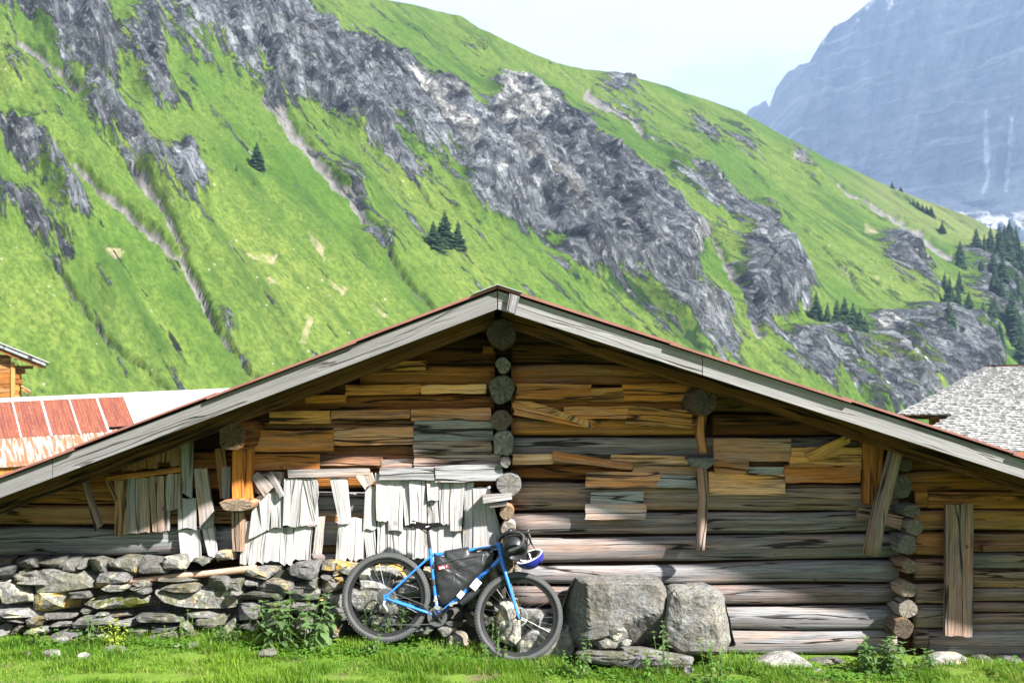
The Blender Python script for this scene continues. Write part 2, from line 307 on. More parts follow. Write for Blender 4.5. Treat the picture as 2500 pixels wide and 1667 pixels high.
SKY = [(-700, -700), (-300, -470), (200, -250), (600, -110), (905, -8), (978, 6), (1060, 24), (1127, 38), (1169, 66), (1265, 112), (1361, 154), (1430, 168), (1488, 176),
       (1595, 203), (1701, 235), (1807, 272), (1913, 331), (2020, 388), (2100, 424), (2179, 460), (2339, 522), (2445, 570), (2500, 597), (2700, 690), (3200, 900)]
HA, HB, HY0 = .45, .65, 230.0
def hill_t(px, py):
    return HB * HY0 / np.maximum(HB - HA * (px - 1250) / F - (HY - py) / F, .12)
def c1(pts, k=1.65, o=(0, 0)): return [(o[0] + x / k, o[1] + y / k) for x, y in pts]
def c2(pts): return c1(pts, 1.568, (1250, 0))
ROCKS = [   # outlines of bare rock, photo pixels (strength)
 (1.0, c1([(-200, -40), (430, -80), (440, 120), (485, 290), (400, 365), (300, 330), (250, 200), (120, 90), (-100, 40)])),
 (1.0, c1([(560, 20), (605, 60), (640, 200), (640, 330), (700, 430), (705, 515), (640, 470), (590, 400), (560, 300), (525, 200)])),
 (1.0, c1([(345, 465), (400, 375), (470, 440), (520, 520), (550, 600), (650, 730), (650, 775), (560, 720), (480, 640), (400, 540)])),
 (.95, c1([(735, 360), (795, 315), (780, 420), (745, 515), (722, 480)])),
 (1.0, c1([(650, 690), (720, 590), (785, 620), (795, 700), (890, 800), (800, 795), (775, 860), (848, 925), (760, 905), (690, 820), (650, 750)])),
 (.9, c1([(600, -120), (1180, -120), (1240, 20), (1330, 150), (1600, 340), (1750, 470), (1900, 600), (2080, 780), (2080, 900), (1950, 860), (1800, 680), (1640, 560), (1540, 470), (1560, 560), (1720, 740), (1690, 740), (1500, 610), (1320, 470), (1240, 420), (1100, 440), (1000, 350), (900, 280), (700, 60)])),
 (.62, c1([(660, 60), (850, 230), (870, 300), (800, 300), (690, 200), (640, 130)])),
 (.75, c1([(1480, 110), (1640, 260), (1760, 330), (2080, 560), (2080, 800), (1900, 600), (1700, 430), (1580, 300)])),
 (.9, c1([(1890, 120), (2000, 190), (1930, 200), (1890, 170)])),
 (.9, c1([(0, 255), (40, 270), (95, 350), (60, 345), (-60, 270)])),
 (1.0, c1([(-100, 500), (100, 560), (200, 680), (270, 790), (375, 950), (305, 945), (250, 880), (230, 790), (130, 700), (-100, 600)])),
 (.65, c1([(-80, 730), (130, 850), (335, 1000), (300, 1095), (255, 1130), (150, 1000), (-80, 880)])),
 (.9, c1([(350, 1090), (400, 1110), (480, 1190), (440, 1200), (370, 1140)])),
 (.7, c1([(810, 1255), (850, 1270), (930, 1340), (900, 1350), (830, 1310)])),
 (.55, c1([(905, 1290), (1010, 1310), (1060, 1360), (960, 1370)])),
 (.6, c1([(1370, 660), (1450, 740), (1470, 860), (1400, 790)])),
 (.6, c1([(1580, 920), (1650, 930), (1640, 985), (1600, 970)])),
 (.7, c1([(1410, 950), (1480, 960), (1580, 1060), (1560, 1120), (1450, 1040)])),
 (1.0, c2([(-60, 250), (100, 330), (250, 440), (350, 540), (480, 640), (620, 760), (750, 900), (765, 945), (700, 950), (710, 1090), (600, 1115), (500, 1095), (380, 1060), (210, 1030), (195, 900), (100, 860), (-60, 760)])),
 (.85, c2([(480, 1100), (640, 1135), (790, 1200), (800, 1320), (900, 1400), (760, 1350), (640, 1280), (560, 1200)])),
 (.9, c2([(555, 600), (700, 650), (900, 770), (1010, 850), (985, 905), (880, 850), (700, 745)])),
 (1.0, c2([(890, 870), (1025, 920), (1065, 1000), (1130, 1100), (1105, 1185), (960, 1275), (885, 1200), (865, 1000)])),
 (.9, c2([(335, 275), (430, 300), (485, 385), (425, 375), (360, 330)])),
 (.8, c2([(300, 350), (400, 390), (560, 500), (700, 590), (660, 600), (480, 500), (330, 400)])),
 (.7, c2([(640, 430), (720, 460), (820, 550), (740, 560), (660, 500)])),
 (.75, c2([(810, 460), (900, 520), (930, 630), (860, 590)])),
 (.95, c2([(1005, 550), (1100, 590), (1265, 690), (1185, 688), (1070, 630)])),
 (.95, c2([(1405, 960), (1480, 925), (1555, 1000), (1620, 1095), (1645, 1185), (1560, 1130), (1430, 1020)])),
 (.8, c2([(930, 1300), (1040, 1380), (1250, 1500), (1400, 1600), (1660, 1600), (1640, 1450), (1500, 1280), (1440, 1215), (1340, 1170), (1370, 1290), (1420, 1400), (1300, 1330), (1150, 1260), (1050, 1330)])),
 (.9, c2([(1440, 1190), (1650, 1230), (1820, 1300), (1830, 1500), (1690, 1540), (1600, 1400), (1500, 1260)])),
 (.7, c2([(1700, 950), (1900, 1050), (1990, 1250), (1830, 1300), (1740, 1150)])),
]
SCREE = [   # polyline, width start, width end
 (c1([(90, 190), (210, 300), (350, 430)]), 34, 10), (c1([(150, 585), (330, 730), (560, 930), (720, 1070), (790, 1200), (830, 1300), (900, 1400), (1010, 1540), (1120, 1650)]), 26, 9),
 (c1([(520, 720), (640, 860), (740, 1040)]), 22, 14), (c1([(220, 1110), (330, 1240), (400, 1340), (520, 1450), (680, 1590)]), 12, 7),
 (c1([(1070, 420), (1280, 690), (1460, 900), (1560, 1080), (1740, 1290)]), 26, 9), (c1([(1300, 440), (1540, 600), (1760, 860)]), 22, 8),
 (c2([(300, 350), (450, 450), (520, 530)]), 20, 8), (c2([(1080, 610), (1220, 700), (1400, 800), (1560, 900), (1660, 990)]), 22, 26), (c2([(1180, 960), (1290, 1060), (1400, 1180)]), 4, 6),
 (c2([(890, 640), (980, 740), (1060, 790)]), 9, 6), (c2([(760, 930), (880, 1120), (930, 1300)]), 22, 24), (c2([(1400, 1290), (1560, 1480)]), 20, 16),
]
DRY = [c1(p) for p in ([(415, 1020), (490, 1050), (470, 1080), (430, 1060)], [(985, 1065), (1110, 1060), (1090, 1095), (1000, 1090)], [(1230, 980), (1290, 1040), (1300, 1090), (1250, 1030)],
       [(1300, 1160), (1390, 1210), (1370, 1240)], [(1470, 1260), (1550, 1320), (1530, 1325)], [(1060, 1165), (1120, 1190), (1080, 1200)], [(1225, 1320), (1250, 1330), (1210, 1450), (1185, 1440)])] + \
      [c2(p) for p in ([(1340, 865), (1395, 900), (1385, 925), (1345, 905)], [(1380, 1065), (1405, 1070), (1395, 1085)])]
PALE = [c1([(1560, 260), (1700, 380), (1900, 540), (1900, 700), (2063, 800), (1980, 780), (1850, 640), (1720, 500)]), c2([(-60, 250), (60, 330), (150, 470), (80, 560), (-60, 480)]), c2([(650, 920), (760, 940), (860, 1100), (820, 1120), (720, 1010)]), c2([(1380, 1190), (1480, 1330), (1560, 1440), (1500, 1440), (1400, 1300)])]

def build_hill():
    nx, ny = 840, 285
    px1 = np.linspace(-650, 3100, nx)
    sk = np.interp(px1, [a for a, _ in SKY], [b for _, b in SKY]) + 5 * (fbm(px1 / 45, px1 * 0, 5, 4) - .5)
    v = np.linspace(0, 1, ny) ** .92
    PX = np.repeat(px1[None], ny, 0); PY = 1190 + (sk[None] - 1190) * v[:, None]
    # photo-space masks, edges broken by noise; they stay attached to the surface
    qx = PX + 85 * (fbm(PX / 70, PY / 70, 1, 6, .62) - .5); qy = PY + 85 * (fbm(PX / 70, PY / 70, 2, 6, .62) - .5)
    rock = np.zeros(PX.shape)
    for st, p in ROCKS: rock = np.maximum(rock, st * in_poly(qx, qy, p))
    hard = rock.copy()
    for _ in range(9):       # a soft field: the shader and the relief break it into streaks
        rock = (rock + np.roll(rock, 2, 0) + np.roll(rock, -2, 0) + np.roll(rock, 2, 1) + np.roll(rock, -2, 1)) / 5
    for _ in range(1):
        rock = (rock + np.roll(rock, 1, 0) + np.roll(rock, -1, 0) + np.roll(rock, 1, 1) + np.roll(rock, -1, 1)) / 5
    band, _ = dist_line(PX, PY, [(300, -200), (620, 60), (1150, 430), (1500, 640), (1800, 830)])
    rock = .5 * rock + .5 * hard * rock / np.maximum(rock, .25) if False else np.clip(rock, 0, 1)
    rock = rock + .20 * sstep(330, 60, band) + .16 * sstep(420, 0, np.hypot(PX - 150, PY - 250))
    scree = np.zeros(PX.shape)
    for pts, w0, w1 in SCREE:
        d, t = dist_line(PX + 30 * (fbm(PX / 50, PY / 50, 51, 5, .6) - .5), PY + 30 * (fbm(PX / 50, PY / 50, 52, 5, .6) - .5), pts); w = w0 + (w1 - w0) * t; scree = np.maximum(scree, sstep(1.15, .55, d / (w * .62)))
    dry = np.zeros(PX.shape); pale = np.zeros(PX.shape)
    qx2 = PX + 14 * (fbm(PX / 22, PY / 22, 3, 4) - .5); qy2 = PY + 14 * (fbm(PX / 22, PY / 22, 4, 4) - .5)
    for p in DRY: dry = np.maximum(dry, in_poly(qx2, qy2, p))

    dry = np.maximum(dry, .35 * sstep(1990, 2200, PX) * sstep(120, 20, PY - sk[None]))
    for p in PALE: pale = np.maximum(pale, in_poly(qx, qy, p))
    T = hill_t(PX, PY); X = (PX - 1250) / F * T; Y = T - D; Z = H + (HY - PY) / F * T
    q = 1.0; k = np.hypot(1, q)
    S = (X * q + Y) / k; Fl = (X - Y * q) / k          # across / along the dipping beds
    blur = rock.copy()
    for _ in range(7): blur = (blur + np.roll(blur, 2, 0) + np.roll(blur, -2, 0) + np.roll(blur, 2, 1) + np.roll(blur, -2, 1)) / 5
    # dark shrubs: below and beside the rock, right half more
    dark = .85 * sstep(.56, .70, fbm(S / 14 + 9, Fl / 26, 21, 5, .6)) * (.55 + .6 * sstep(.02, .4, blur)) * (.55 + .6 * sstep(1200, 2100, PX))
    dark = np.maximum(dark, 1.0 * sstep(2250, 2480, PX) * sstep(560, 700, PY) * sstep(.40, .55, fbm(S / 20, Fl / 30, 33, 4)))
    rk = rock * (1 + .0 * PX)
    dsp = 9 * (fbm(S / 70, Fl / 210, 11, 4) - .5) + 5.5 * (ridged(S / 26 + .3 * fbm(Fl / 40, S / 40, 8, 3), Fl / 120, 12, 4) - .55)
    dsp += 1.1 * (fbm(S / 6, Fl / 14, 13, 4) - .5)
    crag = ridged(S / 13 + Fl / 40, Fl / 55, 14, 5, .6) - .5
    dsp += blur * (15 * crag + 7 * (ridged(S / 4.5 + Fl / 22, Fl / 30, 15, 4) - .5) + 3.0)
    led = S / 11 + 1.6 * fbm(S / 60, Fl / 60, 61, 4); dsp += blur * (5.0 * (led - np.floor(led)) * (.4 + vn(Fl / 35, np.floor(led), 63)) - 2.2)
    dsp -= 3.0 * scree
    edge = sstep(0, 14, PY - sk[None])            # keep the skyline where the photograph has it
    dsp *= .15 + .85 * edge
    n = Vector((HA, -HB, 1)).normalized()
    V = np.stack([X + dsp * n.x, Y + dsp * n.y, Z + dsp * n.z], -1)
    top = V[-1]                                   # the far side of the crest
    back = [top + np.array([0, 8.0 * q, -2.5 * q - .35 * q * q]) for q in (1, 3, 7, 15, 40)]
    V = np.concatenate([V] + [b[None] for b in back], 0)
    pad = lambda a: np.concatenate([a] + [a[-1:]] * 5, 0)
    rk, scree, dark, dry, pale, S, Fl = map(pad, (rk, scree, dark, dry, pale, S, Fl))
    r, c = V.shape[:2]
    i = (np.arange(r - 1)[:, None] * c + np.arange(c - 1)[None]).ravel()
    q = np.stack([i, i + 1, i + 1 + c, i + c], -1)
    o = big_mesh('hillside', V.reshape(-1, 3), q, M_HILL, cols={'mask': np.stack([rk, scree, dark], -1).reshape(-1, 3), 'mask2': np.stack([dry, pale, dry * 0], -1).reshape(-1, 3)},
                 smooth=True, uv=np.stack([S, Fl], -1).reshape(-1, 2))
    tag(o, 'steep green alpine hillside with grey rock bands and scree', kind='structure')
    return o
build_hill()
def on_hill(px, py):
    t = float(hill_t(np.float64(px), np.float64(py))); return Vector(((px - 1250) / F * t, t - D, H + (HY - py) / F * t)), t

# ---- the far mountain
def mountain_mat():
    g = G('far_cliff'); uv = g.n('UVMap', uv_map='grain').outputs[0]; s = g.n('SeparateXYZ', {0: uv}); u, v = s.outputs[0], s.outputs[1]
    sp = g.n('SeparateColor', {0: g.n('Attribute', attribute_name='mask').outputs['Color']})
    n1 = g.noise(g.comb(g.math('MULTIPLY', u, .012), g.math('MULTIPLY', v, .0035), 0.0), 1, 7, .65)
    n2 = g.noise(g.comb(g.math('ADD', g.math('MULTIPLY', u, .004), g.math('MULTIPLY', v, -.016)), g.math('MULTIPLY', v, .022), 4.0), 1, 6, .65)
    col = g.mix(g.rng(n1, .36, .64), (.07, .075, .09), (.30, .30, .31))
    col = g.mix(g.rng(n2, .54, .64, 0, .8), col, (.45, .45, .45))
    col = g.mix(g.math('MULTIPLY', sp.outputs[0], g.rng(g.math('ADD', g.math('MULTIPLY', n1, .5), g.math('MULTIPLY', n2, .5)), .40, .50)), col, (.36, .36, .36))
    col = g.mix(sp.outputs[1], col, (.85, .86, .88))
    g.bsdf(col, .95, nrm=g.bump(g.math('ADD', n1, n2), 1.0, 45.0), spec=.05); return g.m
M_MOUNT = mountain_mat()
MSIL = [(1780, 330), (1830, 268), (1868, 245), (1878, 262), (1895, 215), (1915, 185), (1950, 160), (1976, 155), (2000, 108), (2035, 66), (2075, 45), (2105, 18), (2140, -6), (2200, -40), (2330, -70), (2520, -90), (2800, -60), (3300, 40)]
def build_mountain():
    nx, ny = 330, 240
    px1 = np.linspace(1770, 3250, nx) ; sk = np.interp(px1, [a for a, _ in MSIL], [b for _, b in MSIL]) + 9 * (fbm(px1 / 18, px1 * 0, 5, 4) - .5)
    v = np.linspace(0, 1, ny); PX = np.repeat(px1[None], ny, 0); PY = 900 + (sk[None] - 900) * v[:, None]
    # a steep wall turned away from the sun; the talus at its foot leans out
    foot = sstep(430, 560, PY)
    T = 2900 - .9 * (PX - 2100) + 260 * (1 - foot) - 420 * sstep(480, 760, PY) + 700 * sstep(1960, 1790, PX)
    T = T + 90 * (ridged(PX / 70 + PY / 300, PY / 260, 3, 5) - .5) * (1 - .4 * foot) + 55 * (fbm(PX / 26 + PY / 90, PY / 18, 7, 5) - .5) + 130 * foot * (ridged(PX / 34, PY / 26, 9, 5) - .5)
    X = (PX - 1250) / F * T; Y = T - D; Z = H + (HY - PY) / F * T
    qx = PX + 16 * (fbm(PX / 14, PY / 30, 4, 4) - .5)
    w1, _ = dist_line(qx, PY, [(2404, 272), (2408, 340), (2411, 430), (2400, 470)]); w2, _ = dist_line(qx, PY, [(2470, 288), (2468, 350), (2459, 420), (2455, 465)])
    fall = np.maximum(sstep(6, 3, w1), sstep(6, 3, w2)) * (.5 + .5 * sstep(.35, .6, fbm(PX / 6, PY / 14, 8, 3)))
    yy = 478 - .26 * (PX - 2270)
    pale = sstep(-18, 22, PY - yy) * sstep(2230, 2300, PX)
    d3, _ = dist_line(qx, PY, [(2090, 350), (2250, 300), (2400, 276)]); pale = np.maximum(pale, .8 * sstep(20, 2, d3) * sstep(2150, 2390, PX))
    d4, _ = dist_line(qx, PY, [(2404, 470), (2380, 520), (2330, 600)]); d5, _ = dist_line(qx, PY, [(2456, 465), (2470, 520), (2490, 580)])
    pale = np.maximum(pale, sstep(30, 6, np.minimum(d4, d5)))
    V = np.stack([X, Y, Z], -1)
    back = [V[-1] + np.array([60.0 * q, 110.0 * q, -30.0 * q]) for q in (1, 3, 8)]
    V = np.concatenate([V] + [b[None] for b in back], 0)
    pad = lambda a: np.concatenate([a] + [a[-1:]] * 3, 0)
    pale, fall, U, W = pad(pale), pad(fall), pad(X), pad(Z)
    r, c = V.shape[:2]; i = (np.arange(r - 1)[:, None] * c + np.arange(c - 1)[None]).ravel()
    o = big_mesh('mountain', V.reshape(-1, 3), np.stack([i, i + 1, i + 1 + c, i + c], -1), M_MOUNT, cols={'mask': np.stack([pale, fall, pale * 0], -1).reshape(-1, 3)}, smooth=True, uv=np.stack([U, W], -1).reshape(-1, 2))
    tag(o, 'hazy blue rock wall of the far mountain with two waterfalls', kind='structure')
build_mountain()

# ---- the meadow: one sheet from behind the camera to beyond the hillside's foot
def ground_z(x, y):
    x = np.asarray(x, float); y = np.asarray(y, float)
    z = np.interp(x, [-30, -4.4, -2.2, -1.0, 0.0, .7, 2.3, 4.4, 30], [.12, .05, .05, .02, -.10, -.14, -.175, -.20, -.5])
    z = z + .05 * (fbm(x * 1.3, y * 1.3, 41, 4) - .5) * np.clip(-y / .6, .3, 1) + .10 * (fbm(x / 3, y / 3, 42, 3) - .5) * sstep(-.6, -2.5, y)
    z = z + .11 * np.clip(-y - 2.2, 0, 40)                       # rises towards the viewer
    return z - .13 * np.clip(y - 7, 0, 95)
def ground_mat():
    g = G('meadow_soil'); oc = g.n('TexCoord').outputs['Object']
    n1 = g.noise(oc, 1.4, 5); n2 = g.noise(oc, 14, 5, .65); n3 = g.noise(oc, 90, 3, .6); far = g.noise(oc, .02, 5)
    soil = g.mix(g.rng(n2, .35, .65), (.05, .037, .025), (.13, .10, .07)); soil = g.mix(g.rng(n3, .6, .7, 0, .6), soil, (.22, .20, .17))
    turf = g.mix(n2, (.035, .075, .010), (.10, .17, .025)); turf = g.mix(far, turf, (.12, .19, .03))
    y = g.n('SeparateXYZ', {0: oc}).outputs[1]
    k = g.math("MAXIMUM", g.rng(n1, .34, .46), g.rng(g.math('ABSOLUTE', y), 6, 9))
    g.bsdf(g.mix(k, soil, turf), .95, nrm=g.bump(n2, .8, .03), spec=.05); return g.m
def build_ground():
    xs = np.concatenate([-np.geomspace(9, 2600, 26)[::-1], np.linspace(-8.5, 8.5, 150), np.geomspace(9, 2600, 26)])
    ys = np.concatenate([-np.geomspace(6, 300, 16)[::-1], np.linspace(-5.5, 1.0, 80), np.linspace(1.5, 8, 10), np.geomspace(9, 5000, 40)])
    X, Y = np.meshgrid(xs, ys); Z = ground_z(X, Y)
    r, c = X.shape; i = (np.arange(r - 1)[:, None] * c + np.arange(c - 1)[None]).ravel()
    o = big_mesh('meadow', np.stack([X, Y, Z], -1).reshape(-1, 3), np.stack([i, i + 1, i + 1 + c, i + c], -1), ground_mat(), smooth=True)
    tag(o, 'grassy meadow ground with bare soil patches in front of the barn', kind='structure')
build_ground()

# ---- spruces on the hillside
M_NEEDLE = mat_flat('spruce_needles', (.020, .042, .018), .8, spec=.1, var=.45, vscale=.8)
M_BARK = mat_flat('spruce_bark', (.09, .07, .055), .9, spec=.1, var=.3)
def crown_mesh(seed):
    rnd = random.Random(seed); V = []; Fc = []
    tiers = 22
    for t in range(tiers):
        f = t / (tiers - 1); z = .08 + .90 * f; rad = (.25 * (1 - f) ** .85 + .012) * rnd.uniform(.75, 1.12); nb = max(5, int(16 * (1 - f) + 6))
        a0 = rnd.random() * 6.28
        for b in range(nb):
            a = a0 + 6.283 * b / nb + rnd.uniform(-.25, .25); r = rad * rnd.uniform(.55, 1.15); w = (.06 * (1 - f) + .018) * rnd.uniform(.7, 1.2); dz = -.42 * r + rnd.uniform(-.015, .01)
            ca, sa = math.cos(a), math.sin(a); k = len(V)
            V += [(0, 0, z + .012), (ca * r * .55 - sa * w, sa * r * .55 + ca * w, z + dz * .5 - .018), (ca * r, sa * r, z + dz), (ca * r * .55 + sa * w, sa * r * .55 - ca * w, z + dz * .5 - .018), (ca * r * .55, sa * r * .55, z + dz * .35 + .012)]
            Fc += [(k, k + 1, k + 4), (k, k + 4, k + 3), (k + 4, k + 1, k + 2), (k + 4, k + 2, k + 3)]
    me = bpy.data.meshes.new('crown'); me.from_pydata(V, [], Fc); me.materials.append(M_NEEDLE); return me
CROWNS = [crown_mesh(s) for s in (3, 8, 15, 23)]
def trunk_mesh():
    V = []; Fc = []
    for k, (z, r) in enumerate(((-.06, .018), (.3, .013), (.75, .006), (.97, .001))):
        for a in range(6): V.append((r * math.cos(a * 1.047), r * math.sin(a * 1.047), z))
        if k: Fc += [((k - 1) * 6 + a, (k - 1) * 6 + (a + 1) % 6, k * 6 + (a + 1) % 6, k * 6 + a) for a in range(6)]
    me = bpy.data.meshes.new('trunk'); me.from_pydata(V, [], Fc); me.materials.append(M_BARK); return me
TRUNK = trunk_mesh()
n_tree = [0]
def spruce(px, py, hpx, label, group, w=1.15):
    w *= random.uniform(.85, 1.25) * 1.12; hpx *= random.uniform(.92, 1.25)
    p, t = on_hill(px, py); h = hpx / F * t
    e = empty('spruce_tree', p - Vector((0, 0, .02 * h)), label, 'tree', group); e.scale = (h * w, h * w, h); e.rotation_euler = (0, 0, random.random() * 6.28)
    link('trunk', TRUNK, e); link('crown', CROWNS[n_tree[0] % 4], e); n_tree[0] += 1
spruce(627, 430, 88, 'lone dark spruce standing high on the left green slope', 'single spruces on the left slope', 1.45)
spruce(578, 443, 40, 'small spruce just left of the lone dark spruce on the left slope', 'single spruces on the left slope', .9)
spruce(535, 428, 28, 'tiny pale spruce farthest left by the rock outcrop on the left slope', 'single spruces on the left slope', .9)
for (x, y, h, w), l in zip([(1058, 630, 100, 1.5), (1086, 616, 88, 1.45), (1118, 616, 72, 1.45)], ('tallest, left spruce of the trio standing above the barn roof', 'middle spruce of the trio standing above the barn roof', 'shortest, right spruce of the trio standing above the barn roof')):
    spruce(x, y, h, l, 'three spruces above the barn roof', w)
ORD = 'first second third fourth fifth sixth seventh eighth ninth tenth eleventh twelfth thirteenth fourteenth fifteenth sixteenth'.split()
def row_of(lst, what, group, w=1.15):
    for k, (x, y, h) in enumerate(sorted(lst)): spruce(x, y, h, ORD[k] + ' ' + what, group, w)
row_of([(1993, 805, 92), (2020, 828, 78), (2043, 815, 88), (2062, 822, 96), (2083, 825, 84), (2100, 836, 82), (2112, 842, 62), (2076, 842, 50), (2035, 836, 46)], 'spruce from the left in the dense clump above the right roof slope', 'spruce clump above the right roof slope')
row_of([(2383, 640, 80), (2403, 660, 86), (2418, 650, 92), (2440, 676, 118), (2452, 642, 100), (2466, 690, 110), (2480, 640, 86), (2497, 690, 100), (2425, 706, 84), (2447, 740, 96), (2515, 660, 90), (2395, 690, 60), (2464, 600, 52), (2432, 756, 60)], 'dark spruce from the left in the grove under the ridge at the right edge', 'spruce grove at the right edge', 1.1)
rt = random.Random(77)
row_of([(int(2300 + rt.random() * 230), int(650 + rt.random() * 250), int(70 + rt.random() * 40)) for _ in range(16)], 'spruce from the left scattered down the far right slope', 'spruces scattered down the far right slope', 1.2)
row_of([(2306, 730, 66), (2318, 760, 74), (2340, 790, 92), (2356, 826, 92), (2378, 846, 96), (2400, 822, 84), (2420, 812, 74), (2330, 820, 70), (2395, 870, 70), (2365, 775, 60), (2480, 850, 80), (2492, 905, 90), (2470, 820, 70), (2440, 846, 66), (2284, 800, 50), (2500, 800, 80)], 'spruce from the left on the steep rocks above the shingled roof', 'spruces on the rocks above the shingled roof')
for (x, y, h), l in zip([(2178, 466, 18), (2199, 474, 16)], ('left of two tiny spruces on the skyline ridge', 'right of two tiny spruces on the skyline ridge')): spruce(x, y, h, l, 'tiny spruces on the skyline', 1.4)
row_of([(2230, 512, 28), (2240, 520, 26), (2252, 528, 26), (2262, 530, 24), (2273, 538, 34), (2300, 570, 30), (2222, 508, 20)], 'small spruce from the left in the row below the skyline ridge', 'row of small spruces below the ridge', 1.3)
# ================================================================== THE LOG BARN
barn = empty('log_barn', (0, 0, 0), 'low weathered log barn with patched gable wall and shallow pitched roof', 'barn')
rb = random.Random(11)
def C4(g=.5, b=1.0, l=0.0, a=1.0): return (g, b, l, a)
def uvoff(): return rb.uniform(0, 60), rb.uniform(0, 60)

def solid_board(name, quad, yf, th, col, grain='h', parent=barn, rag=(0, 0), wav=2.0, nl=9, nw=3, tilt=0.0, twist=0.0, mat=None, bulge=0.0):
    """a board whose front outline is the photo quad (TL,TR,BR,BL px) at depth yf, th thick; rag = raggedness in px of its two ends"""
    TL, TR, BR, BL = [np.array(q, float) for q in quad]
    if grain == 'h': A0, A1, B0, B1 = TL, TR, BL, BR           # along = left->right, across = top->bottom
    else: A0, A1, B0, B1 = TL, BL, TR, BR                       # along = top->bottom, across = left->right
    ou, ov = uvoff(); s0 = (D + yf) / F
    L = np.linalg.norm(A1 - A0) * s0; W = np.linalg.norm(B0 - A0) * s0
    ph = rb.uniform(0, 99); V = []; UV = []
    for i in range(nl + 1):
        t = i / nl
        for j in range(nw + 1):
            w = j / nw
            p = (A0 * (1 - t) + A1 * t) * (1 - w) + (B0 * (1 - t) + B1 * t) * w
            dl = (A1 - A0) / (np.linalg.norm(A1 - A0) + 1e-6); dw = (B0 - A0) / (np.linalg.norm(B0 - A0) + 1e-6)
            if j == 0: p = p + dw * (float(fbm(t * L * 5 + ph, 1.0, 3, 3)) - .5) * 2 * wav
            if j == nw: p = p + dw * (float(fbm(t * L * 5 + ph, 7.0, 4, 3)) - .5) * 2 * wav
            if i == 0 and rag[0]: p = p + dl * rb.uniform(-1, .6) * rag[0] * (1.6 if rb.random() < .3 else 1)
            if i == nl and rag[1]: p = p + dl * rb.uniform(-1, .6) * rag[1] * (1.6 if rb.random() < .3 else 1)
            if rag[1] and nw > 4 and i == nl - 1: p = p + dl * rb.uniform(-.4, .4) * rag[1]
            y = yf + (t - .5) * tilt + (w - .5) * twist + (float(vn(t * L * 3 + ph, w * 2 + ph, 6)) - .5) * .012 - bulge * math.sin(math.pi * w)
            V.append(P(p[0], p[1], y)); UV.append((ou + t * L, ov + w * W))
    n = (nw + 1); Fc = []
    for i in range(nl):
        for j in range(nw):
            q = [i * n + j, (i + 1) * n + j, (i + 1) * n + j + 1, i * n + j + 1]; Fc.append(q if grain == 'v' else q[::-1])
    loop = [i * n for i in range(nl + 1)] + [nl * n + j for j in range(1, nw + 1)] + [i * n + nw for i in range(nl - 1, -1, -1)] + [j for j in range(nw - 1, 0, -1)]
    k = len(V)
    for a in loop:
        q = V[a]; V.append(Vector((q.x, q.y + th, q.z))); u, v = UV[a]; UV.append((u + .003, v + th))
    m = len(loop)
    for a in range(m):
        q = [loop[a], loop[(a + 1) % m], k + (a + 1) % m, k + a]; Fc.append(q if grain == 'h' else q[::-1])
    Fc.append(list(range(k, k + m)) if grain == 'h' else list(range(k + m - 1, k - 1, -1)))
    o = mesh_obj(name, V, Fc, mat or M_WOOD, parent, UV); o.color = col
    bm = bmesh.new(); bm.from_mesh(o.data); bmesh.ops.recalc_face_normals(bm, faces=bm.faces); bm.to_mesh(o.data); bm.free()
    return o
def rect(x0, y0, x1, y1, sl=0, sr=0): return [(x0, y0), (x1, y0 + sl), (x1, y1 + sr), (x0, y1)]
def hplank(x0, y0, x1, y1, yf=-.125, col=None, dl=0, name='plank', rag=(2, 2), th=.05, **k):
    return solid_board(name, rect(x0, y0, x1, y1, dl, dl), yf, th, col or C4(rb.uniform(.1, .4)), 'h', rag=rag, **k)

def wall_log(x0, x1, yl0, yl1, yr0, yr1, col, yc=.02, flat=.72, name='log', wob=1.0, n=18, sides=16):
    """a horizontal log between px columns x0..x1, with its top/bottom rows at the left and right end"""
    ou, ov = uvoff(); V = []; UV = []; Fc = []; ph = rb.uniform(0, 99)
    for i in range(n + 1):
        t = i / n; a = P(x0 + (x1 - x0) * t, yl0 + (yr0 - yl0) * t, 0); b = P(x0 + (x1 - x0) * t, yl1 + (yr1 - yl1) * t, 0)
        r = (a.z - b.z) / 2; cz = (a.z + b.z) / 2 + (float(fbm(a.x * .9 + ph, 0., 2, 3)) - .5) * .035 * wob
        for j in range(sides):
            an = 2 * math.pi * j / sides; rr = r * (.955 + (float(fbm(a.x * 1.3 + ph, j * .8 + ph, 5, 3)) - .5) * .22 * wob)
            ca, sa = math.cos(an), math.sin(an); e = .82
            ca = math.copysign(abs(ca) ** e, ca); sa = math.copysign(abs(sa) ** e, sa)
            V.append((a.x, yc - rr * flat * ca, cz + rr * sa)); UV.append((ou + a.x, ov + r * an))
        if i:
            for j in range(sides):
                q = (i - 1) * sides + j; q2 = (i - 1) * sides + (j + 1) % sides
                Fc.append((q, q + sides, q2 + sides, q2))
    Fc.append(list(range(sides))[::-1]); Fc.append([n * sides + j for j in range(sides)])
    o = mesh_obj(name, V, Fc, M_WOOD, barn, UV, smooth=True); o.color = col
    bm = bmesh.new(); bm.from_mesh(o.data); bmesh.ops.recalc_face_normals(bm, faces=bm.faces); bm.to_mesh(o.data); bm.free()
    return o

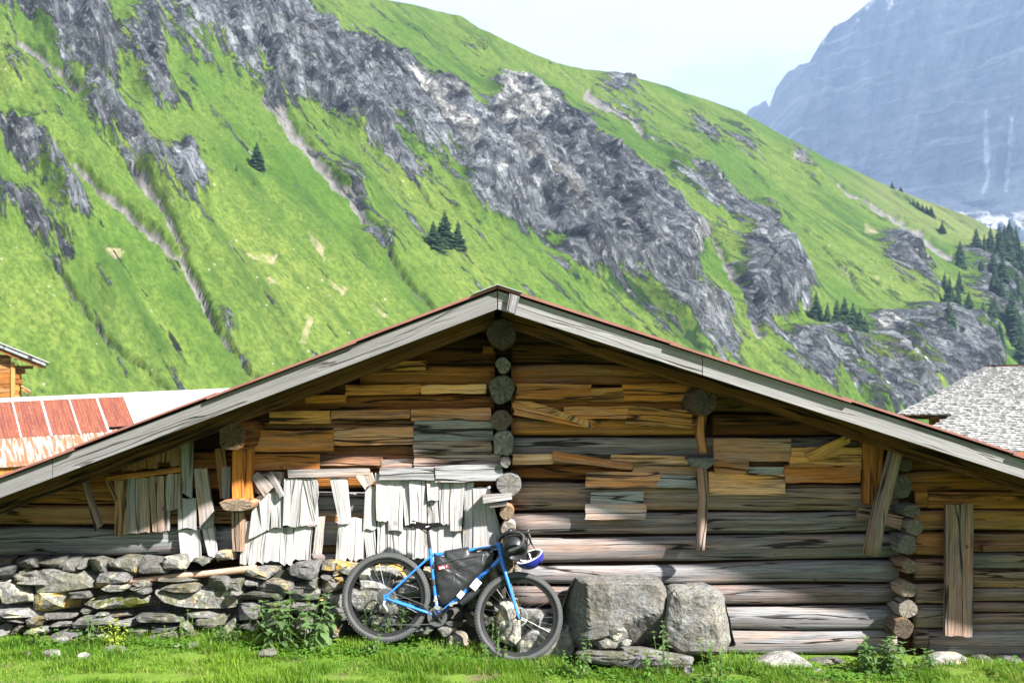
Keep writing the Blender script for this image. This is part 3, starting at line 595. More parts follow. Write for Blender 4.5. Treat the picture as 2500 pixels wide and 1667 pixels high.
def log_end(cx, cy, rx, ry, yf=-.21, col=None, back=.10, sq=1.0, name='log_end', half=False, lift=0.0, parent=barn, drift=(0, 0)):
    """the sawn end of a crossing log, its face at depth yf"""
    ou, ov = uvoff(); n = 22; ph = rb.uniform(0, 99); c = P(cx, cy, yf); s = (D + yf) / F
    prof = []
    for j in range(n):
        an = 2 * math.pi * j / n; ca, sa = math.cos(an), math.sin(an)
        k = 1 + (float(fbm(ca * 1.6 + ph, sa * 1.6 + ph, 3, 3)) - .5) * .42
        e = sq; x = math.copysign(abs(ca) ** e, ca) * rx * s * k; z = math.copysign(abs(sa) ** e, sa) * ry * s * k
        if half and z > ry * s * .25: z = ry * s * .25
        prof.append((x, z))
    V = []; UV = []; Fc = []; fm = []
    V.append((c.x, yf - .002, c.z)); UV.append((0, 0))
    for x, z in prof: V.append((c.x + x * .93, yf + rb.uniform(-.004, .004), c.z + z * .93)); UV.append((x, z))
    for j in range(n): Fc.append((0, 1 + (j + 1) % n, 1 + j)); fm.append(1)
    k = len(V)
    for q, (yy, sc) in enumerate(((yf + .012, 1.0), (yf + .11, 1.04), (back, 1.02))):
        f = (yy - yf) / (back - yf)
        for j, (x, z) in enumerate(prof):
            V.append((c.x + x * sc + drift[0] * f, yy, c.z + z * sc + drift[1] * f)); UV.append((ou + yy, ov + j * .03))
        a = 1 if q == 0 else k + (q - 1) * n; b = k + q * n
        for j in range(n): Fc.append((a + j, a + (j + 1) % n, b + (j + 1) % n, b + j)); fm.append(0)
    Fc.append([k + 2 * n + j for j in range(n)]); fm.append(0)
    o = mesh_obj(name, V, Fc, [M_WOOD, M_END], parent, UV, fmat=fm)
    bm = bmesh.new(); bm.from_mesh(o.data); bmesh.ops.recalc_face_normals(bm, faces=bm.faces); bm.to_mesh(o.data); bm.free()
    o.color = col or C4(.85, 1.0); return o

# ---- dark backing behind the logs, side and back walls (closed barn)
def box_verts(x0, x1, y0, y1, z0, z1):
    return [(x, y, z) for z in (z0, z1) for y in (y0, y1) for x in (x0, x1)], [(0, 2, 3, 1), (4, 5, 7, 6), (0, 1, 5, 4), (2, 6, 7, 3), (0, 4, 6, 2), (1, 3, 7, 5)]
def box(name, x0, x1, y0, y1, z0, z1, mat, parent, col=None):
    v, f = box_verts(x0, x1, y0, y1, z0, z1); L = max(x1 - x0, y1 - y0, z1 - z0); ou, ov = uvoff()
    ax = [x1 - x0, y1 - y0, z1 - z0].index(L); oth = [a for a in range(3) if a != ax]
    uv = [(ou + p[ax], ov + p[oth[0]] + p[oth[1]]) for p in v]
    o = mesh_obj(name, v, f, mat, parent, uv)
    if col: o.color = col
    return o
APEX = P(1215, 706, -OVER); LEFT = P(-500, 706 + 1715 * .379, -OVER); RIGHT = P(3300, 706 + 2085 * .3215, -OVER)
def roof_z(x, off=0.0):
    e = LEFT if x < APEX.x else RIGHT
    return APEX.z + (e.z - APEX.z) * (x - APEX.x) / (e.x - APEX.x) + off
WL, WR, DEEP = LEFT.x + .25, RIGHT.x - .25, 5.6
def gable(name, y0, y1, mat, drop=.13):
    xs = [WL, APEX.x, WR]; V = []
    for y in (y0, y1):
        V += [(x, y, -.6) for x in xs] + [(x, y, roof_z(x) - drop) for x in xs]
    Fc = [(0, 1, 4, 3), (1, 2, 5, 4), (6, 9, 10, 7), (7, 10, 11, 8), (0, 3, 9, 6), (2, 8, 11, 5), (3, 4, 10, 9), (4, 5, 11, 10), (0, 6, 7, 1), (1, 7, 8, 2)]
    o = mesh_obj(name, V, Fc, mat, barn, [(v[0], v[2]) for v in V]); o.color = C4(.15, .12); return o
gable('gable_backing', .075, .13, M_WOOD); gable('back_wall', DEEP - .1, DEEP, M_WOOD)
box('side_wall', WL, WL + .12, .132, DEEP - .102, -.6, roof_z(WL) - .15, M_WOOD, barn, C4(.6, .8)); box('side_wall', WR - .12, WR, .132, DEEP - .102, -.6, roof_z(WR) - .15, M_WOOD, barn, C4(.6, .8))

# ---- wall logs, left bay (x 0..1205) -- rows read off the photograph
HN = lambda b=.8: C4(rb.uniform(.0, .22), b)  # low b paints eave shade and gap shade into the log colour
GY = lambda b=1.0: C4(rb.uniform(.55, .85), b)
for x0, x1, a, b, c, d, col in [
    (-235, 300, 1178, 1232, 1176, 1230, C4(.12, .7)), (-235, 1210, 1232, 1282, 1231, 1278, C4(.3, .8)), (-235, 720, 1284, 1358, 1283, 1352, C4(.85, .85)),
    (1060, 1210, 820, 852, 820, 852, HN(.16)), (960, 1210, 852, 890, 850, 888, HN(.24)), (880, 1208, 888, 938, 889, 938, HN(.85)), (740, 1206, 938, 966, 938, 964, HN(.4)), (640, 1206, 962, 1004, 962, 1003, HN(.9)),  # topmost rows coloured dark as eave shade, thin ones as gap shade
    (600, 1206, 1003, 1028, 1002, 1026, HN(.4)), (600, 1206, 1025, 1052, 1024, 1050, C4(.2, .9)), (600, 1206, 1050, 1088, 1048, 1086, HN(.45)), (600, 1208, 1086, 1124, 1084, 1118, C4(.25, 1.0)), (600, 1210, 1108, 1148, 1108, 1146, C4(.3, .95)),  # thin logs behind planks get a dark colour, painting shaded gaps
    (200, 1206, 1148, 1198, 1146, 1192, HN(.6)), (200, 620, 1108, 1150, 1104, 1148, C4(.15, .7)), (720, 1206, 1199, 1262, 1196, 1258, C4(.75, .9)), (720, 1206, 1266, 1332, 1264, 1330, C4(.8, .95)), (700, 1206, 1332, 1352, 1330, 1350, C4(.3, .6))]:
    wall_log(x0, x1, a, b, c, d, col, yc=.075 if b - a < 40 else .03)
wall_log(640, 1205, 1352, 1376, 1350, 1374, C4(.8, .8), yc=-.02, name='sill_beam')
# ---- wall logs, right bay
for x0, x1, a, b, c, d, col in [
    (1250, 1520, 790, 838, 792, 838, HN(.14)), (1250, 1560, 838, 887, 840, 888, HN(.22)), (1248, 1690, 889, 942, 890, 942, C4(.22, .95)), (1248, 1700, 942, 962, 942, 962, HN(.35)), (1248, 1704, 958, 1003, 960, 1003, HN(.9)),  # upper rows carry the eave shade in their colour, thin logs the gap shade
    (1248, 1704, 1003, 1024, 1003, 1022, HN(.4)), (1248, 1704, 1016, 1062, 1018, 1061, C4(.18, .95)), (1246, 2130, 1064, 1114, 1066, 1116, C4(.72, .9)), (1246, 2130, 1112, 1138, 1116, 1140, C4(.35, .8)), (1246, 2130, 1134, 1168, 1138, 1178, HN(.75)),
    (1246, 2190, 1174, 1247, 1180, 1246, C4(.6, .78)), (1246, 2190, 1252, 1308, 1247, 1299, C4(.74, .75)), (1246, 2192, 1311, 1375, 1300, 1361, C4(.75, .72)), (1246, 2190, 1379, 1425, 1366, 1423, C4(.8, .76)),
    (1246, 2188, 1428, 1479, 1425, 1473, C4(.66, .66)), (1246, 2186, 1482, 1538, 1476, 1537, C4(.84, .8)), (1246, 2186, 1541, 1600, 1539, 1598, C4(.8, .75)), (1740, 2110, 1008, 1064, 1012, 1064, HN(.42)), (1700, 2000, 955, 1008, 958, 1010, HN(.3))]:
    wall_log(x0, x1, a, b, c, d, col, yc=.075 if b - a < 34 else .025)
# ---- wall logs, far right bay: squared timbers
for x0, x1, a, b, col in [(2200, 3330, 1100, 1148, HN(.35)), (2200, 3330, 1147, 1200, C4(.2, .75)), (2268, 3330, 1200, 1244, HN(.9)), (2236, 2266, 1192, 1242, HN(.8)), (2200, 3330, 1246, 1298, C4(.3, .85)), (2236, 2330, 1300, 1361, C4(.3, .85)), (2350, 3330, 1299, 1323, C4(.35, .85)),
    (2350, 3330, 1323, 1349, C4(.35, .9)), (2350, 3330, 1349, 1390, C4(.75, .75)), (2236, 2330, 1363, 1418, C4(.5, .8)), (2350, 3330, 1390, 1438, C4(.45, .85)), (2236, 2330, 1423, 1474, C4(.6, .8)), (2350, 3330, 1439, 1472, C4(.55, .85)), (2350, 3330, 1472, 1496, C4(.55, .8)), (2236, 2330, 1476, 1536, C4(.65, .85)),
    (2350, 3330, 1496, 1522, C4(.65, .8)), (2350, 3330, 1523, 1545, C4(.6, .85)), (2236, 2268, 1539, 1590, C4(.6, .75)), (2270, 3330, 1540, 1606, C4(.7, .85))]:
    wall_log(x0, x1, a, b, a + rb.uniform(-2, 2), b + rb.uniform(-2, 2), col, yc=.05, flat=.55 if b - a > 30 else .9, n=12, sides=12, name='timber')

# ---- split planks patched over the gaps between the logs
for q in [(894, 884, 1041, 906, .1, .8), (843, 940, 1028, 965, .1, .95), (1028, 940, 1186, 962, .25, 1.15), (658, 1005, 805, 1036, .15, .95), (807, 1002, 1001, 1024, .2, 1.15), (1003, 999, 1199, 1027, .35, 1.0),
          (600, 1051, 814, 1103, .22, 1.0), (814, 1045, 1009, 1087, .42, 1.05), (1011, 1028, 1206, 1077, .8, .8), (1010, 1078, 1200, 1110, .5, .95), (1011, 1108, 1224, 1142, .6, .95), (615, 1108, 780, 1146, .2, .95), (780, 1116, 932, 1136, .4, .9), (930, 1122, 1012, 1142, .5, .95), (1180, 846, 1206, 862, .1, .7), (745, 966, 845, 985, .1, .6)]:
    hplank(*q[:4], yf=-.112 - rb.uniform(0, .03), col=C4(q[4], q[5] * rb.uniform(1.0, 1.45)), dl=rb.uniform(-4, 2))
for i, q in enumerate([(703, 1145, 902, 1165, .72, 1.0), (927, 1142, 1066, 1172, .88, .95), (1063, 1138, 1228, 1178, .92, 1.0)]):
    hplank(*q[:4], yf=-.185 - .012 * i, col=C4(q[4], q[5]), dl=(-2, -1, -6)[i], name='batten', th=.03)
for q in [(1261, 937, 1446, 974, .2, 1.15), (1435, 949, 1522, 981, .12, .95), (1520, 936, 1694, 979, .1, 1.0), (1376, 994, 1540, 1024, .25, 1.15), (1251, 1108, 1352, 1134, .35, .95), (1493, 1111, 1682, 1134, .3, 1.2), (1545, 1136, 1700, 1158, .5, .8), (1432, 1153, 1610, 1190, .38, .95),
          (1605, 1158, 1702, 1190, .88, .85), (1442, 1200, 1572, 1241, .85, .9), (1430, 1231, 1579, 1268, .6, 1.0), (1475, 1172, 1550, 1188, .3, 1.0), (1743, 1070, 1931, 1126, .45, 1.1), (1931, 1090, 2103, 1142, .25, 1.1), (1743, 1124, 1830, 1156, .3, .95), (1919, 1137, 2103, 1178, .25, 1.05), (1730, 1152, 1917, 1208, .35, 1.1), (1800, 1138, 1925, 1156, .8, .8)]:
    hplank(*q[:4], yf=-.112 - rb.uniform(0, .03), col=C4(q[4], q[5] * rb.uniform(1.0, 1.4)), dl=rb.uniform(-3, 3), rag=(3, 3))
solid_board('plank', [(1255, 978), (1300, 980), (1446, 1030), (1446, 1046)], -.15, .05, C4(.3, 1.1), rag=(2, 6)).color = C4(.25, 1.1)
solid_board('plank', [(1256, 980), (1450, 1028), (1444, 1046), (1254, 1012)], -.145, .05, C4(.28, 1.15), rag=(4, 6))
solid_board('plank', [(1536, 990), (1690, 1002), (1687, 1047), (1532, 1036)], -.14, .05, C4(.2, 1.0), rag=(5, 4))
solid_board('plank', [(1352, 1101), (1548, 1133), (1544, 1147), (1348, 1124)], -.16, .05, C4(.22, 1.2), rag=(2, 2))
solid_board('plank', [(1968, 1108), (2072, 1058), (2078, 1080), (1982, 1127)], -.17, .03, C4(.2, 1.15), rag=(1, 1))
solid_board('plank', [(2096, 1237), (2206, 1261), (2200, 1292), (2094, 1266)], -.16, .05, C4(.45, 1.0), rag=(1, 1))
solid_board('split_post', [(2106, 1066), (2160, 1072), (2146, 1236), (2112, 1230)], -.15, .09, C4(.12, 1.1), 'v', rag=(0, 5), nw=6, bulge=.03)
solid_board('upright_board', [(2310, 1232), (2376, 1230), (2375, 1554), (2308, 1552)], -.15, .045, C4(.62, .8), 'v', rag=(2, 2), nl=14, nw=5)
solid_board('peg', [(2401, 1330), (2422, 1330), (2422, 1344), (2401, 1346)], -.10, .06, C4(.3, .7), nl=2, nw=2)

# ---- vertical shingle boards, left cladding (crop scale 3.618) and middle cladding (3.36)
def k1(*p): return [(x / 3.618, 1000 + y / 3.618) for x, y in p]
def k2(*p): return [(600 + x / 3.36, 1000 + y / 3.36) for x, y in p]
SH = [   # quad TL TR BR BL, depth, silver, bright, lichen
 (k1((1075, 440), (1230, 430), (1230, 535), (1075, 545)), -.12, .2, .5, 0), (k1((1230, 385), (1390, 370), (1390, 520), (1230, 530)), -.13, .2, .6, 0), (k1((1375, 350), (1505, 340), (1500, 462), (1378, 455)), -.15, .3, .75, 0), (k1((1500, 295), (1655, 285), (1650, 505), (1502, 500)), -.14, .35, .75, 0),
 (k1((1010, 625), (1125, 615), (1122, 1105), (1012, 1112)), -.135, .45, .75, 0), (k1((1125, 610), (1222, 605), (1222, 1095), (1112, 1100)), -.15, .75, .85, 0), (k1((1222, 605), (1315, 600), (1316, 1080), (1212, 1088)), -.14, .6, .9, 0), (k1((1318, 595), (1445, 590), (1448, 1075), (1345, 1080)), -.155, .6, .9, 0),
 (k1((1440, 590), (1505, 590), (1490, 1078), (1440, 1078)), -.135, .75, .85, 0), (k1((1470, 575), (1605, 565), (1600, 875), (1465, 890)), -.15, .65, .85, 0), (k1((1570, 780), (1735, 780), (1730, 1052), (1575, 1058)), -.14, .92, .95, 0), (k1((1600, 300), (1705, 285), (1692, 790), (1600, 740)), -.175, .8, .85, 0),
 (k1((1712, 525), (1825, 520), (1885, 910), (1765, 1055)), -.165, .75, .95, 0), (k1((1765, 1040), (1890, 900), (1885, 1040), (1770, 1055)), -.14, .85, .8, 0), (k1((1575, 1052), (1762, 1052), (1770, 1340), (1600, 1330)), -.125, .95, 1.1, 0), (k1((1780, 1045), (1890, 1030), (1922, 1330), (1840, 1300)), -.13, .95, 1.1, 0),
 (k1((1888, 345), (1985, 340), (2035, 780), (1945, 785)), -.12, .35, .75, 0), (k1((1960, 505), (2040, 500), (2035, 785), (1965, 785)), -.14, .75, .85, 0),
 (k2((50, 545), (205, 510), (200, 690), (80, 690)), -.125, .7, .9, 0), (k2((205, 510), (315, 515), (310, 700), (205, 690)), -.13, .6, .8, 0), (k2((45, 555), (95, 510), (235, 630), (155, 718)), -.185, .7, .85, 0), (k2((170, 545), (215, 510), (315, 700), (285, 725)), -.19, .75, .95, 0),
 (k2((60, 740), (120, 700), (150, 1000), (20, 1060)), -.15, .92, 1.1, 0), (k2((105, 700), (205, 690), (185, 985), (135, 1000)), -.165, .92, 1.1, 0), (k2((200, 685), (305, 680), (302, 968), (205, 970)), -.15, .92, 1.05, 0), (k2((315, 565), (468, 560), (445, 958), (302, 952)), -.175, .82, 1.05, 0), (k2((468, 560), (582, 565), (595, 700), (560, 945)), -.17, .85, 1.05, 0), (k2((462, 600), (580, 640), (590, 945), (455, 950)), -.16, .9, 1.1, 0),
 (k2((-20, 920), (55, 915), (60, 1260), (-50, 1265)), -.13, .95, 1.1, 0), (k2((45, 1000), (170, 985), (140, 1255), (20, 1275)), -.14, .95, 1.15, 0), (k2((172, 968), (290, 965), (285, 1250), (145, 1258)), -.13, .95, 1.15, 0), (k2((285, 960), (392, 960), (375, 1268), (278, 1268)), -.14, .95, 1.1, 0), (k2((400, 965), (545, 955), (530, 1240), (372, 1245)), -.135, .95, 1.15, 0), (k2((585, 885), (645, 880), (620, 1190), (548, 1200)), -.15, .8, 1.05, .5),
 (k2((690, 560), (832, 560), (860, 925), (765, 945)), -.165, .92, 1.1, 0), (k2((755, 945), (860, 930), (855, 1240), (735, 1240)), -.145, .95, 1.15, 0), (k2((862, 890), (975, 890), (968, 1230), (860, 1245)), -.13, .95, 1.1, 0), (k2((905, 545), (1030, 510), (1055, 590), (980, 655)), -.19, .75, 1.0, 0),
 (k2((980, 640), (1062, 625), (1065, 985), (962, 985)), -.14, .92, 1.1, .2), (k2((962, 980), (1060, 980), (1075, 1240), (990, 1230)), -.13, .9, 1.1, .4), (k2((1060, 520), (1165, 515), (1170, 912), (1075, 915)), -.17, .9, 1.1, 0), (k2((1165, 560), (1282, 560), (1290, 1000), (1175, 990)), -.16, .92, 1.15, .2), (k2((1282, 580), (1342, 580), (1350, 940), (1308, 945)), -.15, .92, 1.1, .2), (k2((1340, 580), (1482, 578), (1480, 945), (1352, 940)), -.165, .92, 1.15, .2),
 (k2((1485, 580), (1580, 582), (1578, 745), (1492, 748)), -.18, .92, 1.1, .1), (k2((1486, 700), (1575, 700), (1590, 940), (1495, 940)), -.15, .9, 1.1, .4), (k2((1582, 600), (1670, 600), (1665, 940), (1592, 945)), -.165, .92, 1.1, .2), (k2((1675, 595), (1798, 590), (1772, 990), (1672, 998)), -.17, .92, 1.1, .3), (k2((1798, 595), (1868, 600), (1860, 1150), (1780, 1140)), -.15, .92, 1.05, .6),
 (k2((1866, 645), (2000, 640), (2085, 980), (2080, 1160)), -.16, .9, .95, .35), (k2((1864, 640), (1990, 630), (2078, 1150), (1868, 1160)), -.165, .9, .98, .4),
 (k2((1080, 920), (1205, 920), (1212, 1230), (1082, 1230)), -.14, .92, 1.15, .6), (k2((1212, 985), (1330, 960), (1325, 1220), (1220, 1190)), -.135, .88, 1.1, .5), (k2((1325, 960), (1465, 950), (1460, 1225), (1328, 1235)), -.14, .9, 1.1, .5), (k2((1462, 960), (1580, 945), (1580, 1240), (1462, 1230)), -.13, .9, 1.1, .4), (k2((1580, 960), (1700, 950), (1695, 1235), (1582, 1240)), -.14, .9, 1.1, .5), (k2((1700, 960), (1790, 985), (1850, 1170), (1702, 1220)), -.135, .88, 1.1, .7),
]
for q, yf, gy, br, li in SH:
    lx = max(p[1] for p in q) > 1320 and max(p[1] for p in q) - min(p[1] for p in q) > 40
    solid_board('shingle', q, yf, .03, C4(gy, br * 1.05, li, .62 if gy > .8 else .85), 'v', rag=(2, 7 if lx else 3), nl=10, nw=5 if lx else 4, wav=1.6, tilt=-.03 * rb.random(), twist=rb.uniform(-.012, .012))
solid_board('batten', k1((940, 595), (1600, 505), (1600, 550), (945, 630)), -.16, .03, C4(.12, .8), rag=(2, 2))
solid_board('brace', k1((722, 640), (760, 635), (893, 1030), (835, 1068)), -.26, .05, C4(.65, .75), 'v', rag=(0, 5))
solid_board('brace', k1((930, 625), (965, 625), (1030, 790), (1010, 800)), -.15, .04, C4(.3, .7), 'v', rag=(0, 2))
# ---- a long rough pole lying on top of the stones
wall_log(252, 640, 1412, 1424, 1372, 1390, C4(.45, 1.1), yc=-.20, flat=.8, wob=1.6, name='rough_pole', n=14, sides=8)

# ---- crossing log ends
for cx, cy, rx, ry, sq, g_, b_ in [(1228, 890, 19, 22, 1, .95, 1.2), (1224, 950, 33, 37, .95, .9, .8), (1223, 1027, 26, 28, 1, .55, .7), (1229, 1082, 25, 32, .7, .95, 1.15), (1234, 1129, 14, 15, 1, .9, 1.0), (1242, 1183, 32, 31, 1, .95, .85), (1237, 1250, 19, 19, 1, .35, 1.1), (1240, 1290, 21, 21, 1, .7, 1.1), (1236, 1332, 20, 20, 1, .5, 1.0), (1232, 1376, 22, 22, 1, .5, 1.0)]:
    log_end(cx, cy, rx * .93, ry * .93, -.23 - rb.uniform(0, .04), C4(g_, b_), sq=sq)
for cx, cy, rx, ry, sq, g_, b_ in [(2213, 1136, 17, 17, .6, .8, .7), (2206, 1187, 23, 29, 1, .9, .8), (2226, 1246, 24, 17, 1, .9, .85), (2233, 1286, 22, 21, 1, .75, 1.1), (2217, 1331, 25, 26, .9, .8, 1.0), (2222, 1382, 20, 20, 1, .45, 1.15), (2219, 1440, 21, 20, .8, .6, 1.2), (2217, 1487, 25, 23, 1, .75, 1.05), (2206, 1534, 28, 26, .9, .5, .45)]:
    log_end(cx, cy, rx * .93, ry * .93, -.20 - rb.uniform(0, .06), C4(g_, b_), sq=sq)
log_end(1224, 812, 35, 35, -.70, C4(.55, .3), name='ridge_purlin', back=.5); log_end(565, 1064, 33, 33, -.62, C4(.15, .5), sq=.45, name='purlin', back=.5); log_end(1721, 978, 28, 36, -.60, C4(.5, .4), name='purlin', back=.5)
log_end(1714, 1124, 32, 22, -.27, C4(.95, .95), half=True, name='bracket_log'); log_end(575, 1233, 40, 14, -.34, C4(.45, 1.0), sq=.7, name='bracket_log', back=.05)
solid_board('ledge_board', [(1178, 1211), (1249, 1206), (1250, 1218), (1180, 1229)], -.34, .26, C4(.8, 1.05), nl=5, nw=2)
solid_board('ledge_board', [(1190, 1229), (1236, 1222), (1238, 1234), (1197, 1240)], -.31, .24, C4(.7, .95), nl=5, nw=2)
# ---- posts
solid_board('post', [(566, 1096), (592, 1096), (592, 1219), (567, 1219)], -.27, .11, C4(.12, 1.05), 'v'); solid_board('post', [(592, 1085), (615, 1085), (614, 1222), (592, 1222)], -.22, .10, C4(.1, .95), 'v')
solid_board('post', [(566, 1250), (592, 1250), (592, 1346), (567, 1345)], -.20, .10, C4(.5, .7), 'v')
def pole(name, a, b, r0, r1, col, n=10, sides=9):
    a, b = Vector(a), Vector(b); d = b - a; L = d.length; q = d.to_track_quat('Z', 'Y'); V = []; UV = []; Fc = []; ou, ov = uvoff(); ph = rb.uniform(0, 50)
    for i in range(n + 1):
        t = i / n; r = r0 + (r1 - r0) * t
        for j in range(sides):
            an = 6.2832 * j / sides; rr = r * (1 + (float(fbm(t * 4 + ph, j * .9, 3, 2)) - .5) * .35)
            V.append(a + d * t + q @ Vector((rr * math.cos(an), rr * math.sin(an), 0)) + Vector((.012 * math.sin(t * 5 + ph), 0, 0))); UV.append((ou + t * L, ov + r * an))
        if i: Fc += [((i - 1) * sides + j, (i - 1) * sides + (j + 1) % sides, i * sides + (j + 1) % sides, i * sides + j) for j in range(sides)]
    Fc += [list(range(sides))[::-1], [n * sides + j for j in range(sides)]]
    o = mesh_obj(name, V, Fc, M_WOOD, barn, UV, smooth=True); o.color = col; return o
pole('post', P(1714, 1008, -.33), P(1713, 1104, -.31), .040, .043, C4(.2, 1.1)); pole('post', P(1713, 1140, -.24), P(1713, 1342, -.22), .044, .040, C4(.5, 1.0))
pole('leaning_pole', P(2196, 1040, -.42), P(2128, 1352, -.26), .052, .075, C4(.55, .95))

# ---- roof
def slope_strip(name, e0, e1, x0, x1, top, thick, y0, y1, mat, col, n=1):
    """a straight timber or sheet following one roof slope between x0 and x1; top = offset below the roof line"""
    V = []; UV = []; ou, ov = uvoff(); xs = [x0 + (x1 - x0) * i / n for i in range(n + 1)]
    for x in xs:
        z = e0.z + (e1.z - e0.z) * (x - e0.x) / (e1.x - e0.x) - top
        for y, zz in ((y0, z), (y1, z), (y1, z - thick), (y0, z - thick)):
            V.append((x, y, zz)); UV.append((ou + x, ov + zz * 1.0 - z + y))
    Fc = []
    for i in range(n):
        for j in range(4): Fc.append((i * 4 + j, i * 4 + (j + 1) % 4, i * 4 + 4 + (j + 1) % 4, i * 4 + 4 + j))
    Fc += [(3, 2, 1, 0), (n * 4, n * 4 + 1, n * 4 + 2, n * 4 + 3)]
    o = mesh_obj(name, V, Fc, mat, barn, UV); o.color = col
    bm = bmesh.new(); bm.from_mesh(o.data); bmesh.ops.recalc_face_normals(bm, faces=bm.faces); bm.to_mesh(o.data); bm.free()
    return o
g = G('red_roof_sheet'); oc = g.n('TexCoord').outputs['Object']
rc = g.mix(g.rng(g.noise(oc, 3, 5), .35, .65), (.15, .060, .050), (.21, .095, .080)); rc = g.mix(g.rng(g.noise(oc, 30, 4), .6, .75, 0, .6), rc, (.16, .05, .03))
g.bsdf(rc, .6, spec=.3); M_RED = g.m
M_ZINC = mat_flat('zinc_cap', (.34, .35, .37), .45, .6, var=.25, vscale=20)
xl = P(128, 1117, -OVER).x; xr = P(1715, 870, -OVER).x; fh = .142
LSIL = C4(.88, .72)
for x0, x1, e1 in ((LEFT.x, xl - .003, LEFT), (xl + .003, APEX.x - .004, LEFT), (APEX.x + .004, xr - .003, RIGHT), (xr + .003, RIGHT.x, RIGHT)):
    slope_strip('fascia_board', APEX, e1, x0, x1, .012, fh, -OVER, -OVER + .035, M_WOOD, C4(.97, .50 if e1 is LEFT else .66, 0, .5), n=12)
for e1, sg in ((LEFT, -1), (RIGHT, 1)):
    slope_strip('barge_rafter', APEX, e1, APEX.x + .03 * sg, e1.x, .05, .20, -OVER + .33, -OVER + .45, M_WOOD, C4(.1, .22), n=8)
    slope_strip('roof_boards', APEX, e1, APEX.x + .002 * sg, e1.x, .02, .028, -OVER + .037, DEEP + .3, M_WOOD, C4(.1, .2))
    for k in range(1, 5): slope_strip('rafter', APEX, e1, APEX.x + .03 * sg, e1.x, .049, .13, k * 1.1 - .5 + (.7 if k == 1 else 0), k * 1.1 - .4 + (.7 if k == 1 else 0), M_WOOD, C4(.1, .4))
    ln = e1.x - APEX.x; ns = 5
    for k in range(ns):
        a = APEX.x + ln * k / ns; b = APEX.x + ln * (k + 1.06) / ns
        slope_strip('roof_sheet', APEX, e1, a + .004 * sg, b, -.014 - .012 * ((k + 1) % 2), .016 + .005 * rb.random(), -OVER - .035 - .012 * (k % 2), DEEP + .35, M_RED, (1, 1, 1, 1))
    slope_strip('ridge_cap', APEX, e1, APEX.x + .0005 * sg, APEX.x + sg * .19, -.034, .006, -OVER - .06, DEEP + .37, M_ZINC, (1, 1, 1, 1))
solid_board('ridge_block', [(1244, 716), (1270, 724), (1259, 767), (1237, 758)], -OVER - .045, .04, C4(.9, .8), 'v', nl=3, nw=2)
box('wedge', P(2205, 0, 0).x, P(2246, 0, 0).x, -.24, -.12, P(0, 1104, 0).z, P(0, 1093, 0).z, M_WOOD, barn, C4(.9, 1.3))
# ================================================================== STONES
rs = random.Random(5)
def ico(sub):
    bm = bmesh.new(); bmesh.ops.create_icosphere(bm, subdivisions=sub, radius=1.0); v = np.array([p.co[:] for p in bm.verts]); f = [[q.index for q in fc.verts] for fc in bm.faces]; bm.free(); return v, f
ICO2, ICO3, ICO4 = ico(2), ico(3), ico(4)
def stone(name, c, half, parent=None, seed=0, src=None, cuts=9, rough=.10, boxy=.62, rot=0.0, col=(1, .3, 0, 0), base=False, mat=None, extra=()):
    v, f = src or ICO3; v = v.copy(); r = random.Random(seed)
    v = np.sign(v) * np.abs(v) ** boxy
    for _ in range(cuts):                                   # flat broken faces
        n = np.array([r.gauss(0, 1), r.gauss(0, 1), r.gauss(0, 1)]); n /= np.linalg.norm(n); d = r.uniform(.62, .88)
        k = v @ n; m = k > d; v[m] -= np.outer((k[m] - d) * .92, n)
    for n, d in extra:
        n = np.array(n, float); n /= np.linalg.norm(n); k = v @ n; m = k > d; v[m] -= np.outer((k[m] - d) * .97, n)
    v /= np.abs(v).max(0)
    s = seed * 1.7
    v *= (1 + rough * 2 * (fbm(v[:, 0] * 1.6 + s, v[:, 2] * 1.6 + v[:, 1] + s, seed, 4, .6) - .5))[:, None]
    v += rough * .35 * (np.stack([fbm(v[:, 0] * 5 + k * 9 + s, v[:, 2] * 5 + v[:, 1] * 4, seed + k, 3, .6) for k in range(3)], -1) - .5)
    v *= np.array(half); ca, sa = math.cos(rot), math.sin(rot)
    v = np.stack([v[:, 0] * ca - v[:, 2] * sa, v[:, 1], v[:, 0] * sa + v[:, 2] * ca], -1) + np.array(c)
    o = mesh_obj(name, v, f, mat or M_STONE, parent, base=base); o.color = col
    return o
def px_stone(name, x0, y0, x1, y1, yf, depth, parent=None, **k):
    """a stone that fills the photo rectangle, its front near depth yf"""
    c = P((x0 + x1) / 2, (y0 + y1) / 2, yf + depth * .25); s = (D + yf) / F
    return stone(name, (c.x, yf + depth / 2, c.z), ((x1 - x0) / 2 * s * 1.17, depth / 2, (y1 - y0) / 2 * s * 1.24), parent, **k)
wall_root = empty('dry_stone_wall', P(400, 1545, 0), 'mossy dry stone foundation wall under the left half of the barn', 'stone wall')
inv = Vector(wall_root.location)
def ws(x0, y0, x1, y1, col=None, **k):
    sd = rs.randrange(9999); yf = -.30 - rs.uniform(0, .07) + .06 * max(0, (1440 - y1) / 80)
    o = px_stone('stone', x0, y0, x1, y1, yf, .42 + rs.uniform(-.05, .05), None, seed=sd, src=ICO3, rot=rs.uniform(-.04, .04), boxy=.40, rough=.15, cuts=7,
                 col=col or (rs.uniform(.55, 1.0), rs.choice((0, .15, .3, .7)), rs.choice((0, 0, 0, .3)), rs.choice((0, .1, .5))), **k)
    o.parent = wall_root; o.location = Vector(o.location) - inv
    return o
def k8(*r): return (r[0] / 2.767, 1330 + r[1] / 2.767, r[2] / 2.767, 1330 + r[3] / 2.767)
def k7(*r): return (800 + r[0] / 3.92, 1250 + r[1] / 3.92, 800 + r[2] / 3.92, 1250 + r[3] / 3.92)
